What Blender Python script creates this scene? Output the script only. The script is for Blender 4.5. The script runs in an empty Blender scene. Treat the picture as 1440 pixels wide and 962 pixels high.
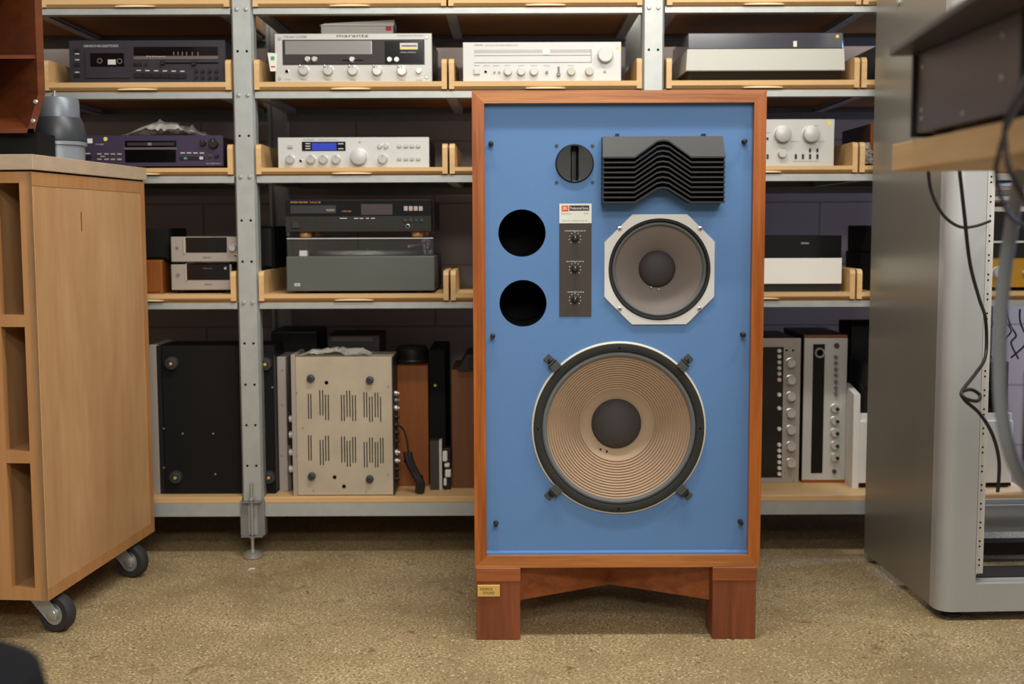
import bpy, bmesh, math, random
from mathutils import Vector, Matrix
random.seed(7)
scn = bpy.context.scene
COL = scn.collection
PI = math.pi

# ------------------------------------------------------------------ camera
FPX, PITCH, ROLL, CAMH = 1750.0, 0.0928, 0.0036, 0.9254
def _axes():
    f = Vector((0, math.cos(PITCH), -math.sin(PITCH)))
    u = Vector((0, math.sin(PITCH), math.cos(PITCH)))
    r = Vector((1, 0, 0))
    c, s = math.cos(ROLL), math.sin(ROLL)
    return (c * r - s * u, s * r + c * u, f)
CR, CU, CF = _axes()
cam_d = bpy.data.cameras.new('camera'); cam = bpy.data.objects.new('camera', cam_d); COL.objects.link(cam)
cam.matrix_world = Matrix(((CR.x, CU.x, -CF.x, 0), (CR.y, CU.y, -CF.y, 0), (CR.z, CU.z, -CF.z, CAMH), (0, 0, 0, 1)))
cam_d.sensor_fit = 'HORIZONTAL'; cam_d.sensor_width = 36; cam_d.lens = 36 * FPX / 1440
cam_d.dof.use_dof = True; cam_d.dof.focus_distance = 2.9; cam_d.dof.aperture_fstop = 2.7
cam_d.clip_start = .05
scn.camera = cam
def AT(u, v, Y):
    """world (x, z) of photo pixel (u, v) on the upright plane y = Y"""
    d = CF + CR * ((u - 720) / FPX) + CU * ((481 - v) / FPX)
    t = Y / d.y
    return d.x * t, CAMH + d.z * t

# ------------------------------------------------------------------ light
w = bpy.data.worlds.new('world'); scn.world = w; w.use_nodes = True
w.node_tree.nodes['Background'].inputs[0].default_value = (1.0, .965, .92, 1)
w.node_tree.nodes['Background'].inputs[1].default_value = .35
def area(name, loc, target, sx, sy, power, color):
    l = bpy.data.lights.new(name, 'AREA'); l.shape = 'RECTANGLE'; l.size = sx; l.size_y = sy
    l.energy = power; l.color = color
    o = bpy.data.objects.new(name, l); COL.objects.link(o); o.location = loc
    o.rotation_euler = (Vector(target) - Vector(loc)).to_track_quat('-Z', 'Y').to_euler()
    return o
WARM = (1.0, .965, .885)
area('ceiling_tube_or_fill', (.05, 2.15, 2.75), (.0, 2.9, .6), .9, .10, 31, WARM)
area('ceiling_tube_or_fill', (1.35, 2.15, 2.75), (1.0, 2.9, .6), .9, .10, 29, WARM)
area('ceiling_tube_or_fill', (.3, -.2, 2.6), (.2, 3.2, .8), 1.8, .3, 31, WARM)
area('ceiling_tube_or_fill', (.5, -2.0, 2.5), (.3, 3.4, .8), 2.2, .4, 72, WARM)  # added fill lamp behind the camera, pushes light deep into the shelves
area('window_daylight', (2.7, 3.78, 1.5), (0.9, 3.85, 1.15), .5, 1.0, 55, (.36, .52, 1.0))
scn.view_settings.view_transform = 'Standard'; scn.view_settings.look = 'None'
scn.view_settings.exposure = -0.12; scn.view_settings.gamma = 1.0; scn.view_settings.use_curve_mapping = False

# ------------------------------------------------------------------ materials
def srgb(r, g, b):
    f = lambda c: (c / 255 / 12.92) if c / 255 <= .04045 else ((c / 255 + .055) / 1.055) ** 2.4
    return (f(r), f(g), f(b), 1)
def base_mat(name, rough=.5, metal=0.0, spec=.5):
    m = bpy.data.materials.new(name); m.use_nodes = True
    b = m.node_tree.nodes['Principled BSDF']
    b.inputs['Roughness'].default_value = rough; b.inputs['Metallic'].default_value = metal
    b.inputs['Specular IOR Level'].default_value = spec
    return m, m.node_tree, b
def plain(name, rgb, rough=.5, metal=0.0, spec=.5, var=.08, scale=18, bump=0.0, bscale=200):
    m, nt, b = base_mat(name, rough, metal, spec)
    tc = nt.nodes.new('ShaderNodeTexCoord'); n = nt.nodes.new('ShaderNodeTexNoise')
    n.inputs['Scale'].default_value = scale; n.inputs['Detail'].default_value = 5
    nt.links.new(tc.outputs['Object'], n.inputs['Vector'])
    mx = nt.nodes.new('ShaderNodeMix'); mx.data_type = 'RGBA'
    c = srgb(*rgb)
    mx.inputs[6].default_value = tuple(x * (1 - var) for x in c[:3]) + (1,)
    mx.inputs[7].default_value = tuple(min(1, x * (1 + var)) for x in c[:3]) + (1,)
    nt.links.new(n.outputs['Fac'], mx.inputs[0]); nt.links.new(mx.outputs[2], b.inputs['Base Color'])
    if bump:
        n2 = nt.nodes.new('ShaderNodeTexNoise'); n2.inputs['Scale'].default_value = bscale
        nt.links.new(tc.outputs['Object'], n2.inputs['Vector'])
        bp = nt.nodes.new('ShaderNodeBump'); bp.inputs['Strength'].default_value = bump; bp.inputs['Distance'].default_value = .002
        nt.links.new(n2.outputs['Fac'], bp.inputs['Height']); nt.links.new(bp.outputs[0], b.inputs['Normal'])
    return m
def wood(name, dark, light, stretch=(20, 20, 1.2), rough=.45, contrast=.5, spec=.4, bump=.15):
    m, nt, b = base_mat(name, rough, 0, spec)
    tc = nt.nodes.new('ShaderNodeTexCoord'); mp = nt.nodes.new('ShaderNodeMapping')
    mp.inputs['Scale'].default_value = stretch
    nt.links.new(tc.outputs['Object'], mp.inputs['Vector'])
    n = nt.nodes.new('ShaderNodeTexNoise'); n.inputs['Scale'].default_value = 1.6; n.inputs['Detail'].default_value = 8
    n.inputs['Distortion'].default_value = .8
    nt.links.new(mp.outputs[0], n.inputs['Vector'])
    n2 = nt.nodes.new('ShaderNodeTexNoise'); n2.inputs['Scale'].default_value = 9; n2.inputs['Detail'].default_value = 4
    nt.links.new(mp.outputs[0], n2.inputs['Vector'])
    ad = nt.nodes.new('ShaderNodeMix'); ad.data_type = 'FLOAT'; ad.inputs[0].default_value = .3
    nt.links.new(n.outputs['Fac'], ad.inputs[2]); nt.links.new(n2.outputs['Fac'], ad.inputs[3])
    r = nt.nodes.new('ShaderNodeValToRGB')
    r.color_ramp.elements[0].position = .5 - contrast / 2 + .02; r.color_ramp.elements[0].color = srgb(*dark)
    r.color_ramp.elements[1].position = .5 + contrast / 2 - .02; r.color_ramp.elements[1].color = srgb(*light)
    nt.links.new(ad.outputs[0], r.inputs[0]); nt.links.new(r.outputs[0], b.inputs['Base Color'])
    bp = nt.nodes.new('ShaderNodeBump'); bp.inputs['Strength'].default_value = bump; bp.inputs['Distance'].default_value = .001
    nt.links.new(n2.outputs['Fac'], bp.inputs['Height']); nt.links.new(bp.outputs[0], b.inputs['Normal'])
    return m
def floor_mat():
    m, nt, b = base_mat('floor_concrete', .55, 0, .35)
    tc = nt.nodes.new('ShaderNodeTexCoord')
    def noise(s, d=6, dist=0):
        n = nt.nodes.new('ShaderNodeTexNoise'); n.inputs['Scale'].default_value = s; n.inputs['Detail'].default_value = d
        n.inputs['Distortion'].default_value = dist; nt.links.new(tc.outputs['Object'], n.inputs['Vector']); return n.outputs['Fac']
    def ramp(fac, p0, c0, p1, c1):
        r = nt.nodes.new('ShaderNodeValToRGB'); r.color_ramp.elements[0].position = p0; r.color_ramp.elements[0].color = c0
        r.color_ramp.elements[1].position = p1; r.color_ramp.elements[1].color = c1; nt.links.new(fac, r.inputs[0]); return r.outputs[0]
    def mix(fac, a, bb, mode='MIX'):
        x = nt.nodes.new('ShaderNodeMix'); x.data_type = 'RGBA'; x.blend_type = mode
        if isinstance(fac, float): x.inputs[0].default_value = fac
        else: nt.links.new(fac, x.inputs[0])
        for i, s in ((6, a), (7, bb)):
            if isinstance(s, tuple): x.inputs[i].default_value = s
            else: nt.links.new(s, x.inputs[i])
        return x.outputs[2]
    def vor(sc, th, soft):
        v = nt.nodes.new('ShaderNodeTexVoronoi'); v.inputs['Scale'].default_value = sc; v.inputs['Randomness'].default_value = 1
        nt.links.new(tc.outputs['Object'], v.inputs['Vector'])
        r = nt.nodes.new('ShaderNodeValToRGB'); r.color_ramp.elements[0].position = th; r.color_ramp.elements[0].color = (1, 1, 1, 1)
        r.color_ramp.elements[1].position = th + soft; r.color_ramp.elements[1].color = (0, 0, 0, 1); nt.links.new(v.outputs['Distance'], r.inputs[0]); return r.outputs[0]
    W = (1, 1, 1, 1); K = (0, 0, 0, 1)
    c = ramp(noise(4, 8, .6), .3, srgb(158, 138, 102), .7, srgb(206, 186, 144))
    c = mix(ramp(noise(170, 4), .42, W, .56, K), c, srgb(138, 118, 84))
    c = mix(ramp(noise(26, 6, .8), .56, K, .72, W), c, srgb(146, 126, 92))
    c = mix(vor(95, .16, .10), c, srgb(116, 96, 66))
    c = mix(vor(70, .12, .10), c, srgb(224, 208, 172))
    c = mix(vor(24, .07, .05), c, srgb(104, 84, 58))
    c = mix(ramp(noise(7, 5, 1.5), .64, K, .74, W), c, srgb(120, 98, 66))
    c = mix(ramp(noise(11, 4, 1), .70, K, .76, W), c, srgb(128, 84, 58))
    nt.links.new(c, b.inputs['Base Color'])
    bp = nt.nodes.new('ShaderNodeBump'); bp.inputs['Strength'].default_value = .25; bp.inputs['Distance'].default_value = .002
    nt.links.new(noise(220, 4), bp.inputs['Height']); nt.links.new(bp.outputs[0], b.inputs['Normal'])
    return m
def wall_mat():
    m, nt, b = base_mat('wall_block', .8, 0, .2)
    tc = nt.nodes.new('ShaderNodeTexCoord'); mp = nt.nodes.new('ShaderNodeMapping')
    mp.inputs['Rotation'].default_value = (PI / 2, 0, 0)
    nt.links.new(tc.outputs['Object'], mp.inputs[0])
    br = nt.nodes.new('ShaderNodeTexBrick'); br.inputs['Scale'].default_value = 1
    br.inputs['Brick Width'].default_value = .5; br.inputs['Row Height'].default_value = .2; br.inputs['Mortar Size'].default_value = .003
    br.inputs['Color1'].default_value = srgb(172, 158, 150); br.inputs['Color2'].default_value = srgb(176, 162, 154)
    br.inputs['Mortar'].default_value = srgb(140, 126, 120)
    nt.links.new(mp.outputs[0], br.inputs['Vector']); nt.links.new(br.outputs['Color'], b.inputs['Base Color'])
    return m
def glass(name, rgb, rough=.03, alpha=.2):
    m, nt, b = base_mat(name, rough, 0, .5)
    b.inputs['Base Color'].default_value = srgb(*rgb)
    tr = nt.nodes.new('ShaderNodeBsdfTransparent'); ms = nt.nodes.new('ShaderNodeMixShader'); ms.inputs[0].default_value = alpha
    out = nt.nodes['Material Output']
    nt.links.new(tr.outputs[0], ms.inputs[1]); nt.links.new(b.outputs[0], ms.inputs[2]); nt.links.new(ms.outputs[0], out.inputs[0])
    return m
MT = dict(
    floor=floor_mat(), wall=wall_mat(),
    zinc=plain('galvanised_steel', (176, 180, 178), .42, .35, .5, .16, 25, .1, 60),
    zinc_dull=plain('dull_galvanised_steel', (130, 130, 128), .5, .3, .4, .2, 20),
    bolt=plain('bolt_steel', (190, 190, 188), .3, .7),
    hole=plain('hole_black', (12, 11, 11), .9, 0, .1),
    board=wood('hardboard', (158, 112, 62), (182, 132, 76), (3, 3, 3), .7, .6),
    birch=wood('birch_tray', (200, 160, 108), (222, 186, 134), (2, 14, 14), .5, .6),
    birch_lit=wood('birch_routed_lit', (238, 212, 168), (248, 226, 188), (2, 14, 14), .5, .6),  # light caught by the routed bevel, put into a paler birch
    ply=wood('crate_plywood', (172, 128, 86), (202, 162, 116), (5, 5, 1.1), .5, .5),
    ply_edge=wood('crate_edge', (166, 116, 70), (192, 142, 92), (18, 18, 1.2), .5, .55),
    slab=wood('grey_slab', (170, 148, 124), (196, 176, 152), (4, 4, 20), .6, .6),
    desk=wood('desk_plywood', (196, 158, 108), (216, 180, 130), (20, 2, 20), .5, .6),
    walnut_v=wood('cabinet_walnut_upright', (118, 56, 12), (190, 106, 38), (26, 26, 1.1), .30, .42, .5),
    walnut_h_lit=wood('cabinet_walnut_level_lit', (138, 74, 30), (206, 136, 72), (1.1, 26, 26), .28, .42, .5),  # walnut made paler to carry the light falling on the top board
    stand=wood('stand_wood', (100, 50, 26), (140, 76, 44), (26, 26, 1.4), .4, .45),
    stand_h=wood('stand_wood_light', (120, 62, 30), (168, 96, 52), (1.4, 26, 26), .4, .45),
    blue=plain('baffle_blue', (92, 130, 180), .62, 0, .25, .03, 6, .12, 260),
    black=plain('black_plastic', (26, 25, 26), .42, 0, .4),
    black_matt=plain('black_matt', (20, 19, 19), .8, 0, .2),
    black_gloss=plain('black_gloss', (10, 9, 10), .12, 0, .5, 0),
    rubber=plain('rubber', (44, 44, 46), .7),
    gasket=plain('gasket', (50, 50, 48), .85, 0, .2, .15, 80, .3, 300),
    lens=plain('lens_black', (27, 27, 28), .45, 0, .45, .1, 30),
    foilcal=plain('panel_brown_grey', (66, 58, 54), .5, 0, .3, .03),
    white=plain('white_print', (232, 232, 226), .5, 0, .3, 0),
    cream=plain('cream_label', (222, 222, 214), .5, 0, .3, .02),
    orange=plain('orange_print', (226, 92, 40), .5, 0, .3, 0),
    inkgrey=plain('ink_grey', (120, 118, 114), .6, 0, .3, 0),
    inkdark=plain('ink_dark', (52, 46, 42), .6, 0, .3, 0),
    alu=plain('cast_aluminium', (214, 213, 209), .4, .25, .5, .04),
    rim=plain('rim_pale', (214, 208, 192), .5, .1, .4, .03),
    cone=plain('paper_cone', (176, 152, 128), .85, 0, .15, .06, 14, .2, 220),
    cone_grey=plain('grey_cone', (122, 112, 106), .8, 0, .2, .06, 14, .2, 220),
    surround=plain('surround_grey', (104, 106, 108), .7, 0, .3, .1, 20),
    surround_dk=plain('surround_dark', (72, 74, 74), .7, 0, .3, .1, 20),
    cap=plain('dust_cap', (64, 60, 60), .62, 0, .3, .06, 30, .2, 300),
    brass=plain('brass_plate', (216, 178, 96), .4, .3, .5, .04),
    silver=plain('silver_faceplate', (190, 190, 186), .42, .18, .5, .02, 6),
    silver_w=plain('bright_faceplate', (198, 199, 197), .42, .12, .5, .015, 6),
    silver_d=plain('grey_faceplate', (168, 160, 152), .42, .2, .5, .03, 6),
    chrome=plain('chrome_knob', (215, 213, 210), .22, .55, .6, .02),
    dial=plain('dial_glass', (112, 106, 106), .12, .1, .6, .03, 4),
    dial_dk=plain('dial_glass_dark', (62, 58, 60), .12, .1, .6, .03, 4),
    dial_grey=plain('dial_grey', (138, 136, 134), .2, .1, .6, .03, 4),
    charcoal=plain('charcoal_metal', (46, 42, 50), .42, .1, .5, .06),
    purple=plain('purple_metal', (64, 54, 80), .38, .2, .5, .05),
    grey_pl=plain('light_grey_plastic', (196, 196, 188), .45, 0, .4, .02),
    white_pl=plain('white_plastic', (226, 224, 218), .45, 0, .4, .02),
    tt_lid=plain('smoked_lid', (62, 62, 72), .12, 0, .6, .03, 4),
    plinth=plain('green_grey_plinth', (84, 88, 84), .45, 0, .4, .05, 8),
    beige=plain('stained_chassis', (190, 178, 158), .45, .25, .4, .22, 11),
    teak=wood('teak_case', (116, 62, 22), (156, 90, 38), (20, 20, 1.2), .45, .6),
    teak_dk=wood('dark_teak_case', (92, 56, 32), (126, 80, 48), (26, 26, 1.2), .45, .6),
    walnut_dk=plain('dark_wood_case', (52, 32, 26), .5, 0, .4, .15, 12),
    redwood=wood('horn_wood', (84, 40, 18), (128, 68, 34), (3, 3, 14), .4, .6),
    gunmetal=plain('gunmetal', (116, 122, 130), .38, .3, .5, .05),
    gunmetal_dk=plain('dark_gunmetal', (62, 66, 70), .4, .3, .5, .05),
    gunmetal_lt=plain('pale_gunmetal', (140, 146, 154), .36, .3, .5, .05),
    rack=plain('rack_side_steel', (150, 146, 136), .30, .35, .5, .06, 2),
    rack_f=plain('rack_frame_paint', (184, 187, 188), .3, .2, .5, .05, 9),
    darkbrown=plain('dark_brown_panel', (62, 52, 50), .4, .1, .5, .08),
    devgrey=plain('taupe_metal', (108, 96, 93), .42, .3, .5, .06),
    yellow=plain('sticker_yellow', (228, 212, 88), .6, 0, .3, 0),
    gold=plain('gold_foot', (226, 170, 104), .3, .25, .5, .04),
    mustard=plain('mustard_panel', (176, 132, 34), .45, .1, .4, .05),
    bluelcd=plain('blue_display', (36, 50, 150), .2, 0, .5, .1, 60),
    paper=plain('paper', (206, 200, 196), .7, 0, .3, .12, 30),
    red=plain('red_print', (206, 56, 44), .6, 0, .3, 0),
    pink=plain('pink_print', (190, 130, 190), .6, 0, .3, 0),
    green=plain('green_print', (80, 150, 110), .6, 0, .3, 0),
    cable=plain('cable_black', (38, 34, 36), .5, 0, .4),
    hose=plain('grey_hose', (138, 144, 150), .5, 0, .4, .05),
    navy=plain('dark_blue_fabric', (13, 13, 18), .8, 0, .2, .1, 60),
    platter=plain('platter_metal', (158, 162, 156), .3, .4, .5, .1, 40),
    lid=glass('clear_lid', (120, 120, 120), .05, .09),
    poly=glass('clear_polythene', (225, 222, 214), .2, .5),
)
# window glass of the blue display glows
_b = MT['bluelcd'].node_tree.nodes['Principled BSDF']; _b.inputs['Emission Color'].default_value = (.05, .08, .6, 1); _b.inputs['Emission Strength'].default_value = .35

# ------------------------------------------------------------------ mesh helpers
class MB:
    def __init__(s): s.bm = bmesh.new(); s.mats = []; s.mi = 0
    def use(s, name):
        if name not in s.mats: s.mats.append(name)
        s.mi = s.mats.index(name); return s
    def _tag(s, n0):
        s.bm.faces.ensure_lookup_table()
        for f in s.bm.faces[n0:]: f.material_index = s.mi
    def box(s, x0, x1, y0, y1, z0, z1, bev=0, seg=1, mat=None):
        n0 = len(s.bm.faces)
        m = (mat or Matrix()) @ Matrix.Translation(((x0 + x1) / 2, (y0 + y1) / 2, (z0 + z1) / 2)) @ Matrix.Diagonal((abs(x1 - x0), abs(y1 - y0), abs(z1 - z0), 1))
        t = bmesh.new(); bmesh.ops.create_cube(t, size=1, matrix=m)
        if bev: bmesh.ops.bevel(t, geom=list(t.edges), offset=bev, segments=seg, profile=.5, affect='EDGES')
        s._merge(t); s._tag(n0); return s
    def _merge(s, t):
        vm = {v: s.bm.verts.new(v.co) for v in t.verts}
        for f in t.faces:
            try:
                g = s.bm.faces.new([vm[v] for v in f.verts]); g.smooth = f.smooth
            except ValueError: pass
        t.free()
    def lathe(s, prof, c, axis='-y', seg=40, smooth=True, squash=None):
        """prof: (radius, distance along the axis)"""
        n0 = len(s.bm.faces); c = Vector(c)
        A = {'-y': (Vector((1, 0, 0)), Vector((0, 0, 1)), Vector((0, -1, 0))), 'z': (Vector((1, 0, 0)), Vector((0, 1, 0)), Vector((0, 0, 1))),
             'x': (Vector((0, 1, 0)), Vector((0, 0, 1)), Vector((1, 0, 0))), '-x': (Vector((0, 1, 0)), Vector((0, 0, 1)), Vector((-1, 0, 0)))}[axis]
        rings = []
        for r, d in prof:
            if r < 1e-6: rings.append([s.bm.verts.new(c + A[2] * d)])
            else: rings.append([s.bm.verts.new(c + A[2] * d + A[0] * r * math.cos(2 * PI * i / seg) + A[1] * r * math.sin(2 * PI * i / seg)) for i in range(seg)])
        for a, b in zip(rings, rings[1:]):
            for i in range(seg):
                j = (i + 1) % seg
                q = [a[i % len(a)], a[j % len(a)], b[j % len(b)], b[i % len(b)]]
                q = list(dict.fromkeys(q))
                if len(q) >= 3:
                    f = s.bm.faces.new(q); f.smooth = smooth
        s._tag(n0); return s
    def prism(s, pts, a0, a1, axis='y', bev=0):
        """pts outline in the plane across axis: y->(x,z), z->(x,y), x->(y,z)"""
        n0 = len(s.bm.faces)
        P = {'y': lambda p, a: (p[0], a, p[1]), 'z': lambda p, a: (p[0], p[1], a), 'x': lambda p, a: (a, p[0], p[1])}[axis]
        A = [s.bm.verts.new(P(p, a0)) for p in pts]; B = [s.bm.verts.new(P(p, a1)) for p in pts]
        s.bm.faces.new(A); s.bm.faces.new(B)
        for i in range(len(pts)):
            j = (i + 1) % len(pts); s.bm.faces.new((A[i], A[j], B[j], B[i]))
        s._tag(n0); return s
    def hexa(s, c8):
        n0 = len(s.bm.faces)
        v = [s.bm.verts.new(c) for c in c8]
        for f in ((0, 1, 2, 3), (4, 5, 6, 7), (0, 1, 5, 4), (1, 2, 6, 5), (2, 3, 7, 6), (3, 0, 4, 7)): s.bm.faces.new([v[i] for i in f])
        s._tag(n0); return s
    def tube(s, pts, r, seg=10, smooth_n=6):
        n0 = len(s.bm.faces)
        P = [Vector(p) for p in pts]
        if smooth_n and len(P) > 2:
            Q = []
            for i in range(len(P) - 1):
                p0, p1, p2, p3 = P[max(i - 1, 0)], P[i], P[i + 1], P[min(i + 2, len(P) - 1)]
                for k in range(smooth_n):
                    t = k / smooth_n
                    Q.append(.5 * ((2 * p1) + (-p0 + p2) * t + (2 * p0 - 5 * p1 + 4 * p2 - p3) * t * t + (-p0 + 3 * p1 - 3 * p2 + p3) * t ** 3))
            P = Q + [P[-1]]
        rings = []; up = Vector((0.13, .3, 1)).normalized()
        for i, p in enumerate(P):
            d = (P[min(i + 1, len(P) - 1)] - P[max(i - 1, 0)]).normalized()
            a = d.cross(up)
            if a.length < .1: a = d.cross(Vector((1, 0, 0)))
            a.normalize(); b = d.cross(a).normalized(); up = b
            up = a.cross(d)
            rings.append([s.bm.verts.new(p + (a * math.cos(2 * PI * k / seg) + b * math.sin(2 * PI * k / seg)) * r) for k in range(seg)])
        for a, b in zip(rings, rings[1:]):
            for k in range(seg):
                f = s.bm.faces.new((a[k], a[(k + 1) % seg], b[(k + 1) % seg], b[k])); f.smooth = True
        s.bm.faces.new(rings[0]); s.bm.faces.new(rings[-1])
        s._tag(n0); return s
    def build(s, name, mat=None, parent=None, kind=None, label=None):
        bmesh.ops.recalc_face_normals(s.bm, faces=list(s.bm.faces))
        for e in s.bm.edges:
            if len(e.link_faces) == 2 and e.calc_face_angle(0) > .62: e.smooth = False
        me = bpy.data.meshes.new(name); s.bm.to_mesh(me); s.bm.free()
        for m in (s.mats if s.mats else [mat]): me.materials.append(MT[m])
        o = bpy.data.objects.new(name, me); COL.objects.link(o)
        if parent: o.parent = parent
        if kind: o['kind'] = kind
        if label: o['label'] = label
        return o
def thing(name, label, cat, loc=(0, 0, 0), rz=0, group=None):
    o = bpy.data.objects.new(name, None); COL.objects.link(o); o.empty_display_size = .05
    o.location = loc; o.rotation_euler = (0, 0, rz); o['label'] = label; o['category'] = cat
    if group: o['group'] = group
    return o
def tag(o, label, cat, group=None):
    o['label'] = label; o['category'] = cat
    if group: o['group'] = group
    return o
def text(s, x, y, z, width, height, mat, parent, name='lettering', axis='-y', shear=0, extrude=.0002, align='LEFT'):
    """flat lettering facing the camera side, fitted to width and height (metres), lower left at x, z"""
    c = bpy.data.curves.new('t', 'FONT'); c.body = s; c.size = 1; c.shear = shear; c.resolution_u = 2
    t = bpy.data.objects.new('t', c); COL.objects.link(t)
    dg = bpy.context.evaluated_depsgraph_get(); me = bpy.data.meshes.new_from_object(t.evaluated_get(dg))
    bpy.data.objects.remove(t); bpy.data.curves.remove(c)
    xs = [v.co.x for v in me.vertices]; ys = [v.co.y for v in me.vertices]
    x0, x1, y0, y1 = min(xs), max(xs), min(ys), max(ys)
    for v in me.vertices:
        a = (v.co.x - x0) / (x1 - x0) * width; b = (v.co.y - y0) / max(1e-6, y1 - y0) * height
        v.co = (x + a, y, z + b)
    me.materials.clear(); me.materials.append(MT[mat])
    me.name = name
    o = bpy.data.objects.new(name, me); COL.objects.link(o); o.parent = parent
    return o

# ------------------------------------------------------------------ setting
YS = 3.44                                    # front plane of the shelving
def struct(o): o['kind'] = 'structure'; return o
struct(MB().box(-4.5, 4.5, -2.5, 4.06, -.1, 0).build('floor', 'floor'))
struct(MB().box(-4.5, 4.5, 4.06, 4.2, 0, 3.0).build('wall_back', 'wall'))

# ------------------------------------------------------------------ shelving
UX1 = AT(342, 130, YS)[0]; UX2 = AT(919, 60, YS)[0]; BAY = UX2 - UX1
UX = [UX1 - BAY, UX1, UX2, UX2 + BAY]
ZR = {k: (AT(640, a, YS)[1], AT(640, b, YS)[1]) for k, (a, b) in {1: (10.5, 18.5), 2: (128, 137), 3: (246.5, 256), 4: (425, 433.5)}.items()}   # top, bottom
TR0 = {1: 8.5, 2: 125.3, 3: 244.3, 4: 422.3}     # underside of the trays
TR1 = {1: -3, 2: 114.5, 3: 235, 4: 413}
ZT = {k: (AT(640, TR0[k], YS)[1], AT(640, TR1[k], YS)[1]) for k in TR0}           # tray base bottom and top
Z5 = AT(520, 699, YS)[1]; Z5B = AT(520, 707.5, YS)[1]; Z5R = AT(520, 726, YS)[1]
SD = .50                                       # shelf depth
sh = thing('shelving_unit', 'long galvanised steel shelving unit with perforated uprights behind the blue loudspeaker', 'shelving', (UX1, YS, 0))
def S(mb, name, mat, label=None, parent=sh):
    for v in mb.bm.verts: v.co -= Vector((UX1, YS, 0))
    return mb.build(name, mat, parent, None, label)
ztop = 1.95
for i, x in enumerate(UX):
    for back in (0, 1):
        yy = YS if not back else YS + SD + .04
        sg = 1 if not back else -1
        zb = AT(360, 752, YS)[1]
        P = [(-.030, .010), (-.024, 0), (.024, 0), (.030, .010), (.030, .045), (.022, .045), (.022, .012), (-.022, .012), (-.022, .045), (-.030, .045)]
        mb = MB().use('zinc').prism([(x + a, yy + sg * b) for a, b in P], zb, ztop, 'z')
        if not back:
            mb.use('hole')
            for v in (14, 72, 191, 310, 368, 483, 541, 598, 655):
                z = AT(345, v, YS)[1]
                for dx in (-.0125, .0125): mb.lathe([(.0035, -.001), (.0035, .0006), (0, .0006)], (x + dx, YS, z), '-y', 10, False)
        up = S(mb, 'upright', None)
        if not back:
            for v in (13, 134, 249, 426):
                z = AT(345, v, YS)[1]
                for dx in (-.0125, .0125): S(MB().lathe([(.0055, 0), (.0055, .002), (.004, .0045), (0, .005)], (x + dx, YS, z), '-y', 12), 'bolt', 'bolt', None, up)
            # splice bracket, threaded rod and foot
            zs = AT(360, 704, YS)[1]
            br = MB().prism([(x + a, YS + b) for a, b in [(-.034, -.006), (-.014, -.006), (-.014, -.003), (-.031, -.003), (-.031, .03), (-.034, .03)]], zb, zs, 'z')
            br.prism([(x + a, YS + b) for a, b in [(.034, -.006), (.014, -.006), (.014, -.003), (.031, -.003), (.031, .03), (.034, .03)]], zb, zs, 'z')
            br.box(x - .026, x + .026, YS - .024, YS, zs - .002, zs + .001).box(x - .03, x + .03, YS - .024, YS, zb - .002, zb + .001)
            S(br, 'splice_bracket', 'zinc_dull', None, up)
            rod = MB().lathe([(0, .02), (.0045, .02), (.0045, AT(360, 678, YS)[1]), (0, AT(360, 678, YS)[1])], (x, YS - .014, 0), 'z', 12)
            for zz in (zs + .004, zb - .006): rod.lathe([(0, 0), (.009, 0), (.009, .007), (0, .007)], (x, YS - .014, zz), 'z', 6, False)
            S(rod, 'threaded_rod', 'bolt', None, up)
            S(MB().lathe([(0, 0), (.024, 0), (.027, .003), (.027, .015), (.020, .019), (.006, .024), (0, .024)], (x, YS - .014, 0), 'z', 24), 'levelling_foot', 'bolt', None, up)
        else:
            S(MB().box(x - .03, x + .03, yy - .03, yy + .03, 0, zb, .002), 'levelling_foot', 'zinc_dull', None, up)
for i in range(3):
    x0, x1 = UX[i] + .031, UX[i + 1] - .031
    for k in (1, 2, 3, 4):
        zt, zb = ZR[k]
        S(MB().prism([(YS + .003, zb), (YS + .035, zb), (YS + .035, zb + .002), (YS + .006, zb + .002), (YS + .006, zt - .002), (YS + .035, zt - .002), (YS + .035, zt), (YS + .003, zt)], x0, x1, 'x'), 'front_rail', 'zinc')
        S(MB().box(x0, x1, YS + SD - .004, YS + SD, zb - .022, zt).box(x0, x1, YS + SD - .03, YS + SD, zb - .004, zb), 'back_rail', 'zinc_dull')
        for xc in (x0 + .02, (x0 + x1) / 2 + .008, x1 - .02):
            S(MB().box(xc - .014, xc + .014, YS + .035, YS + SD - .03, zb - .001, zb + .003).box(xc - .014, xc - .011, YS + .035, YS + SD - .03, zb, zt - .004).box(xc + .011, xc + .014, YS + .035, YS + SD - .03, zb, zt - .004), 'shelf_support', 'zinc')
        S(MB().box(x0, x1, YS + .012, YS + SD - .005, zt - .002, ZT[k][0] - .0005), 'shelf_board', 'board')
    S(MB().prism([(YS + .003, Z5R), (YS + .04, Z5R), (YS + .04, Z5R + .002), (YS + .006, Z5R + .002), (YS + .006, Z5B), (YS + .003, Z5B)], x0, x1, 'x'), 'front_rail', 'zinc')
    S(MB().box(x0, x1, YS + SD - .004, YS + SD, Z5R, Z5B), 'back_rail', 'zinc_dull')
    for xc in (x0 + .02, (x0 + x1) / 2, x1 - .02):
        S(MB().box(xc - .014, xc + .014, YS + .04, YS + SD - .004, Z5R, Z5B - .001), 'shelf_support', 'zinc_dull')
    S(MB().box(x0, x1, YS + .004, YS + SD, Z5B, Z5, .0015), 'shelf_board', 'birch', 'pale birch plywood board')

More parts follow.
